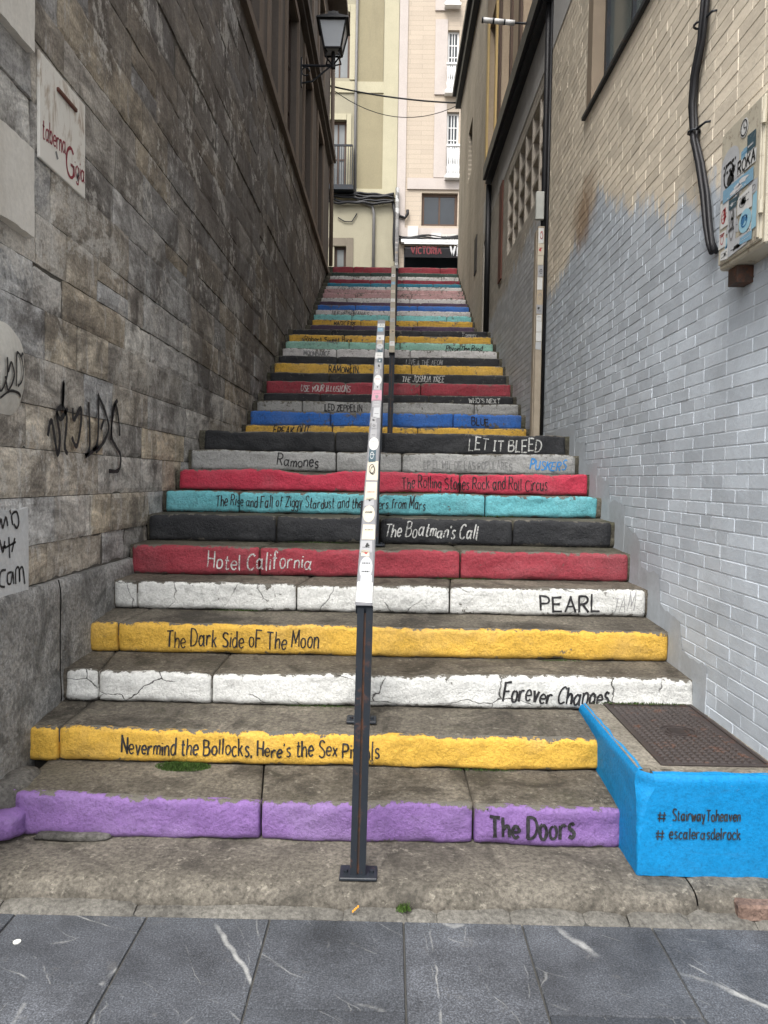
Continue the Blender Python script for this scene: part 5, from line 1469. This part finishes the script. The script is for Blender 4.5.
def cl(f, g): return (y1c-.012-f*(cw-.05), z0c+.02+g*(chh-.05))
ring = [cl(.60+.075*math.cos(a*.5), .91+.055*math.sin(a*.5)) for a in range(14)]
scrawl(mb, [ring, [cl(.60, .94), cl(.60, .91), cl(.65, .90)]], .006, lambda y, z: (CX-.0045, y, z)); mb.build('sticker_print', BLACKINK, dr)
cbn = MB()
path = [(706, -60), (705.5, 0), (702, 40), (695, 75), (692.5, 105), (694, 140), (700, 165), (705, 195), (708, 225), (711, 243), (714, 252)]
for k in range(5):
    an = k*2.2
    cbn.tube([Vector(U(a, b, X=XR-.03))+Vector((.012*math.sin(an+q*.35), .016*math.cos(an+q*.35), 0)) for q, (a, b) in enumerate(path)], .012, 8)
ca = empty('cable_bundle', U(711, 243, X=XR-.03), 'thick bundle of black cables running down the right wall to the cabinet', 'cables')
cbn.build('cables', BLACKPIPE, ca, smooth=True)
for (a, b) in ((700, 25), (694, 132)):
    p = U(a, b, X=XR-.03); mb = MB(); mb.tube([p+Vector((0, .034*math.cos(q*.6), 0))+Vector((.028*math.sin(q*.6), 0, .0)) for q in range(12)], .006, 6)
    mb.tube([p+Vector((0, -.03, 0)), p+Vector((.01, -.12, -.005)), p+Vector((.034, -.13, -.005))], .006, 6); mb.build('clamp', DARKMETAL, ca, smooth=True)
# drainpipe
dp = empty('drainpipe', (XR-.06, PIPEY, S[10]['zt']), 'black drainpipe with a tan stickered lower casing on the right wall at the first landing', 'drainpipe')
zp0 = S[10]['zt']+.01; zc1 = U(545.5, 222, X=XR-.06).z
mb = MB(); mb.tube([(XR-.035, PIPEY+.03, zp0), (XR-.035, PIPEY+.03, 8.1)], .030, 12); mb.build('pipe', BLACKPIPE, dp, smooth=True)
PLANK = m_plain('weathered_tan_casing', (.36, .305, .235), .75, .3, 9)
mb = MB(); mb.bbox(XR-.105, XR-.075, PIPEY+.03, PIPEY+.15, zp0, zc1, .006)
mb.bbox(XR-.098, XR-.030, PIPEY-.02, PIPEY+.02, zp0, zc1+.02, .005); co = mb.build('casing', PLANK, dp)
mb = MB(); mb.tube([(XR-.016, PIPEY-.06, zp0), (XR-.016, PIPEY-.06, 6.35)], .014, 8); mb.build('side_cable', BLACKPIPE, dp, smooth=True)
rn = random.Random(8); z = zp0+.95
while z < zc1-.1:
    h = rn.uniform(.05, .16); k = rn.choice((0, 0, 2, 4, 6, 3))
    w0, w1 = XR-.097+rn.uniform(0, .006), XR-.032-rn.uniform(0, .010)
    new_mesh('sticker', [(w0, PIPEY-.0235, z), (w1, PIPEY-.0235, z+rn.uniform(-.008, .008)), (w1, PIPEY-.0235, z+h), (w0, PIPEY-.0235, z+h+rn.uniform(-.008, .008))], [(0, 1, 2, 3)], STK[k], dp)
    if rn.random() < .6: print_on(dp, lambda f, g: (w0+(w1-w0)*(.1+.8*f), PIPEY-.0246, z+h*(.12+.76*g)), rn, k, 2)
    z += h+rn.choice((.003, .006, .01, .05))
mb = MB(); mb.bbox(XR-.13, XR-.045, PIPEY-.045, PIPEY+.0, zc1+.08, zc1+.36, .006); mb.build('junction_box', m_plain('pale_grey_plastic', (.42, .43, .40), .5), dp)
# tube lamp on an arm
tl = empty('tube_lamp', (XR, 8.62, 6.8), 'white tube lamp on a thin arm sticking out over the alley from the right ledge', 'lamp')
pa = U(528, 23.5, Y=8.62); pb_ = U(515, 23, Y=8.62); pc = U(482, 20, Y=8.62)
mb = MB(); mb.tube([(XR+.0, 8.62, pa.z), pa, pb_], .012, 8); mb.build('arm', DARKMETAL, tl, smooth=True)
mb = MB()
for q in range(3):
    a_, b_ = pb_.lerp(pc, q/3+.01), pb_.lerp(pc, (q+1)/3-.03); mb.tube([a_, b_], .028, 10)
mb.build('tube', m_plain('white_plastic', (.78, .78, .77), .4, .05), tl, smooth=True)
mb = MB()
for q in range(1, 4): mb.tube([pb_.lerp(pc, q/3-.035), pb_.lerp(pc, q/3+.005)], .031, 10)
mb.build('collar', DARKMETAL, tl, smooth=True)

# wall lantern on the left
LY = 13.5
lp = U(333, 66, Y=LY); hk = U(301, 66, Y=LY)
ln = empty('wall_lantern', (-1.70, LY, lp.z), 'black four sided street lantern on an iron bracket, high on the left building', 'street lamp')
mb = MB()
mb.tube([(-1.70, LY, lp.z), (lp.x, LY, lp.z)], .022, 8)
mb.tube([(-1.69, LY, lp.z-.30), (-1.5, LY, lp.z-.27), (-1.32, LY, lp.z-.12), (-1.2, LY, lp.z-.02)], .016, 8)
mb.tube([(-1.62+.07*math.cos(a*.5), LY, lp.z-.10+.07*math.sin(a*.5)) for a in range(12)], .012, 6)
mb.box(-1.71, -1.68, LY-.05, LY+.05, lp.z-.36, lp.z+.12)
mb.build('bracket', DARKMETAL, ln, smooth=False)
zt3 = lambda py: U(333, py, Y=LY).z
zA, zB, zC, zD = zt3(52), zt3(26.5), zt3(17), zt3(12)
wb, wt = .145, .235
cx_, cy_ = lp.x, LY
mb = MB()
mb.tube([(cx_, cy_, lp.z-.04), (cx_, cy_, zA)], [.045, .03], 8)
for sx in (-1, 1):
    for sy in (-1, 1):
        mb.tube([(cx_+sx*wb, cy_+sy*wb, zA), (cx_+sx*wt, cy_+sy*wt, zB)], .016, 6)
        mb.tube([(cx_+sx*.02, cy_+sy*.02, lp.z+.02), (cx_+sx*.13, cy_+sy*.13, lp.z+.10), (cx_+sx*.10, cy_+sy*.10, zA-.05), (cx_+sx*wb, cy_+sy*wb, zA)], .014, 6)
for (w_, z_) in ((wb, zA), (wt, zB)):
    for (p, q) in (((-1, -1), (1, -1)), ((1, -1), (1, 1)), ((1, 1), (-1, 1)), ((-1, 1), (-1, -1))):
        mb.tube([(cx_+p[0]*w_, cy_+p[1]*w_, z_), (cx_+q[0]*w_, cy_+q[1]*w_, z_)], .02, 6)
mb.build('lantern_frame', BLACKPIPE, ln)
mb = MB(); n0 = 0
def frus(mb, w0, z0, w1, z1):
    mb.hexa([(cx_-w0, cy_-w0, z0), (cx_+w0, cy_-w0, z0), (cx_+w0, cy_+w0, z0), (cx_-w0, cy_+w0, z0), (cx_-w1, cy_-w1, z1), (cx_+w1, cy_-w1, z1), (cx_+w1, cy_+w1, z1), (cx_-w1, cy_+w1, z1)])
frus(mb, wt+.045, zB+.0, wt+.03, zB+.04); frus(mb, wt+.02, zB+.04, .10, zC); frus(mb, .10, zC, .085, zC+.05); frus(mb, .06, zC+.05, .015, zD+.02)
mb.build('lantern_roof', BLACKPIPE, ln)
mb = MB(); frus(mb, wb-.006, zA+.02, wt-.008, zB-.012)
FROST = m_plain('frosted_glass', (.62, .65, .68), .35, .12, 5, .05); mb.build('glass', FROST, ln)

# overhead cables between the houses
def sag(a, b, s_, n=14): return [Vector(a).lerp(Vector(b), k/n)+Vector((0, 0, -4*s_*(k/n)*(1-k/n))) for k in range(n+1)]
a_, b_ = U(331, 86, Y=19.6), U(457, 103, Y=19.6); a_.x = -1.72; b_.x = 1.62
mb = MB(); mb.tube(sag(a_, b_, .08), .022, 6); o = mb.build('overhead_cable', BLACKPIPE, smooth=True); tag(o, 'thick nearly taut black cable across the alley top, upper of two', 'cable')
b2 = U(455, 104, Y=19.7); b2.x = 1.62; a2 = U(332, 88, Y=19.7); a2.x = -1.72
mb = MB(); mb.tube(sag(a2, b2, .52), .010, 6); o = mb.build('overhead_cable', BLACKPIPE, smooth=True); tag(o, 'thin slack black cable hanging in a curve below the thick one', 'cable')

# small things on the paving
p = U(17, 942, Z=-.098); mb = MB(); mb.tube([(p.x, p.y, -.0985), (p.x, p.y, -.0955)], .013, 14); o = mb.build('gum_spot', m_plain('white_gum', (.62, .62, .58), .6)); tag(o, 'flat white chewing gum spot on the slate paving at the left', 'gum')
p = U(352, 912, Y=2.68); mb = MB()
for k in range(4):
    x = p.x+k*.006; mb.quad((x, 2.668, -.078+.006*k), (x+.007, 2.664, -.074+.006*k), (x+.008, 2.672, -.07+.006*k), (x+.001, 2.676, -.073+.006*k))
o = mb.build('dry_leaf', m_plain('orange_leaf', (.55, .24, .03), .7)); tag(o, 'tiny orange dry leaf in the kerb joint left of the handrail post', 'leaf')

# ------------------------------------------------------------------ light, camera
w = bpy.data.worlds.new('World'); scene.world = w; w.use_nodes = True
nt = w.node_tree; bg = nt.nodes['Background']
sky = nt.nodes.new('ShaderNodeTexSky'); sky.sky_type = 'NISHITA'; sky.sun_disc = False
SUN_EL, SUN_AZ = R(58), R(200)
sky.sun_elevation = SUN_EL; sky.sun_rotation = SUN_AZ; sky.air_density = 1.0; sky.dust_density = 4.0; sky.ozone_density = 1.0
hs = nt.nodes.new('ShaderNodeHueSaturation'); hs.inputs['Saturation'].default_value = .22
nt.links.new(sky.outputs[0], hs.inputs['Color']); nt.links.new(hs.outputs[0], bg.inputs['Color']); bg.inputs['Strength'].default_value = .14
sl = bpy.data.lights.new('sun', 'SUN'); sl.energy = 1.0; sl.angle = R(25); sl.color = (1, .97, .92)
so = bpy.data.objects.new('sun', sl); COL.objects.link(so)
dirv = Vector((math.sin(SUN_AZ)*math.cos(SUN_EL), math.cos(SUN_AZ)*math.cos(SUN_EL), math.sin(SUN_EL)))
so.rotation_euler = dirv.to_track_quat('Z', 'Y').to_euler(); so.location = (0, -10, 30)

cam = bpy.data.cameras.new('camera'); co = bpy.data.objects.new('camera', cam); COL.objects.link(co)
cam.sensor_fit = 'VERTICAL'; cam.sensor_height = 24; cam.lens = FPX/1024*24; cam.clip_start = .05; cam.clip_end = 600
right = Vector((_X.x, _Y.x, _Z.x)); down = Vector((_X.y, _Y.y, _Z.y)); fwd = Vector((_X.z, _Y.z, _Z.z))
m = Matrix((right, -down, -fwd)).transposed().to_4x4(); m.translation = Vector((0, 0, EYE)); co.matrix_world = m
scene.camera = co
vs = scene.view_settings; vs.view_transform = 'Standard'; vs.look = 'None'; vs.gamma = 1; vs.use_curve_mapping = False
vs.exposure = 1.3
scene.cycles.max_bounces = 6; scene.cycles.diffuse_bounces = 4
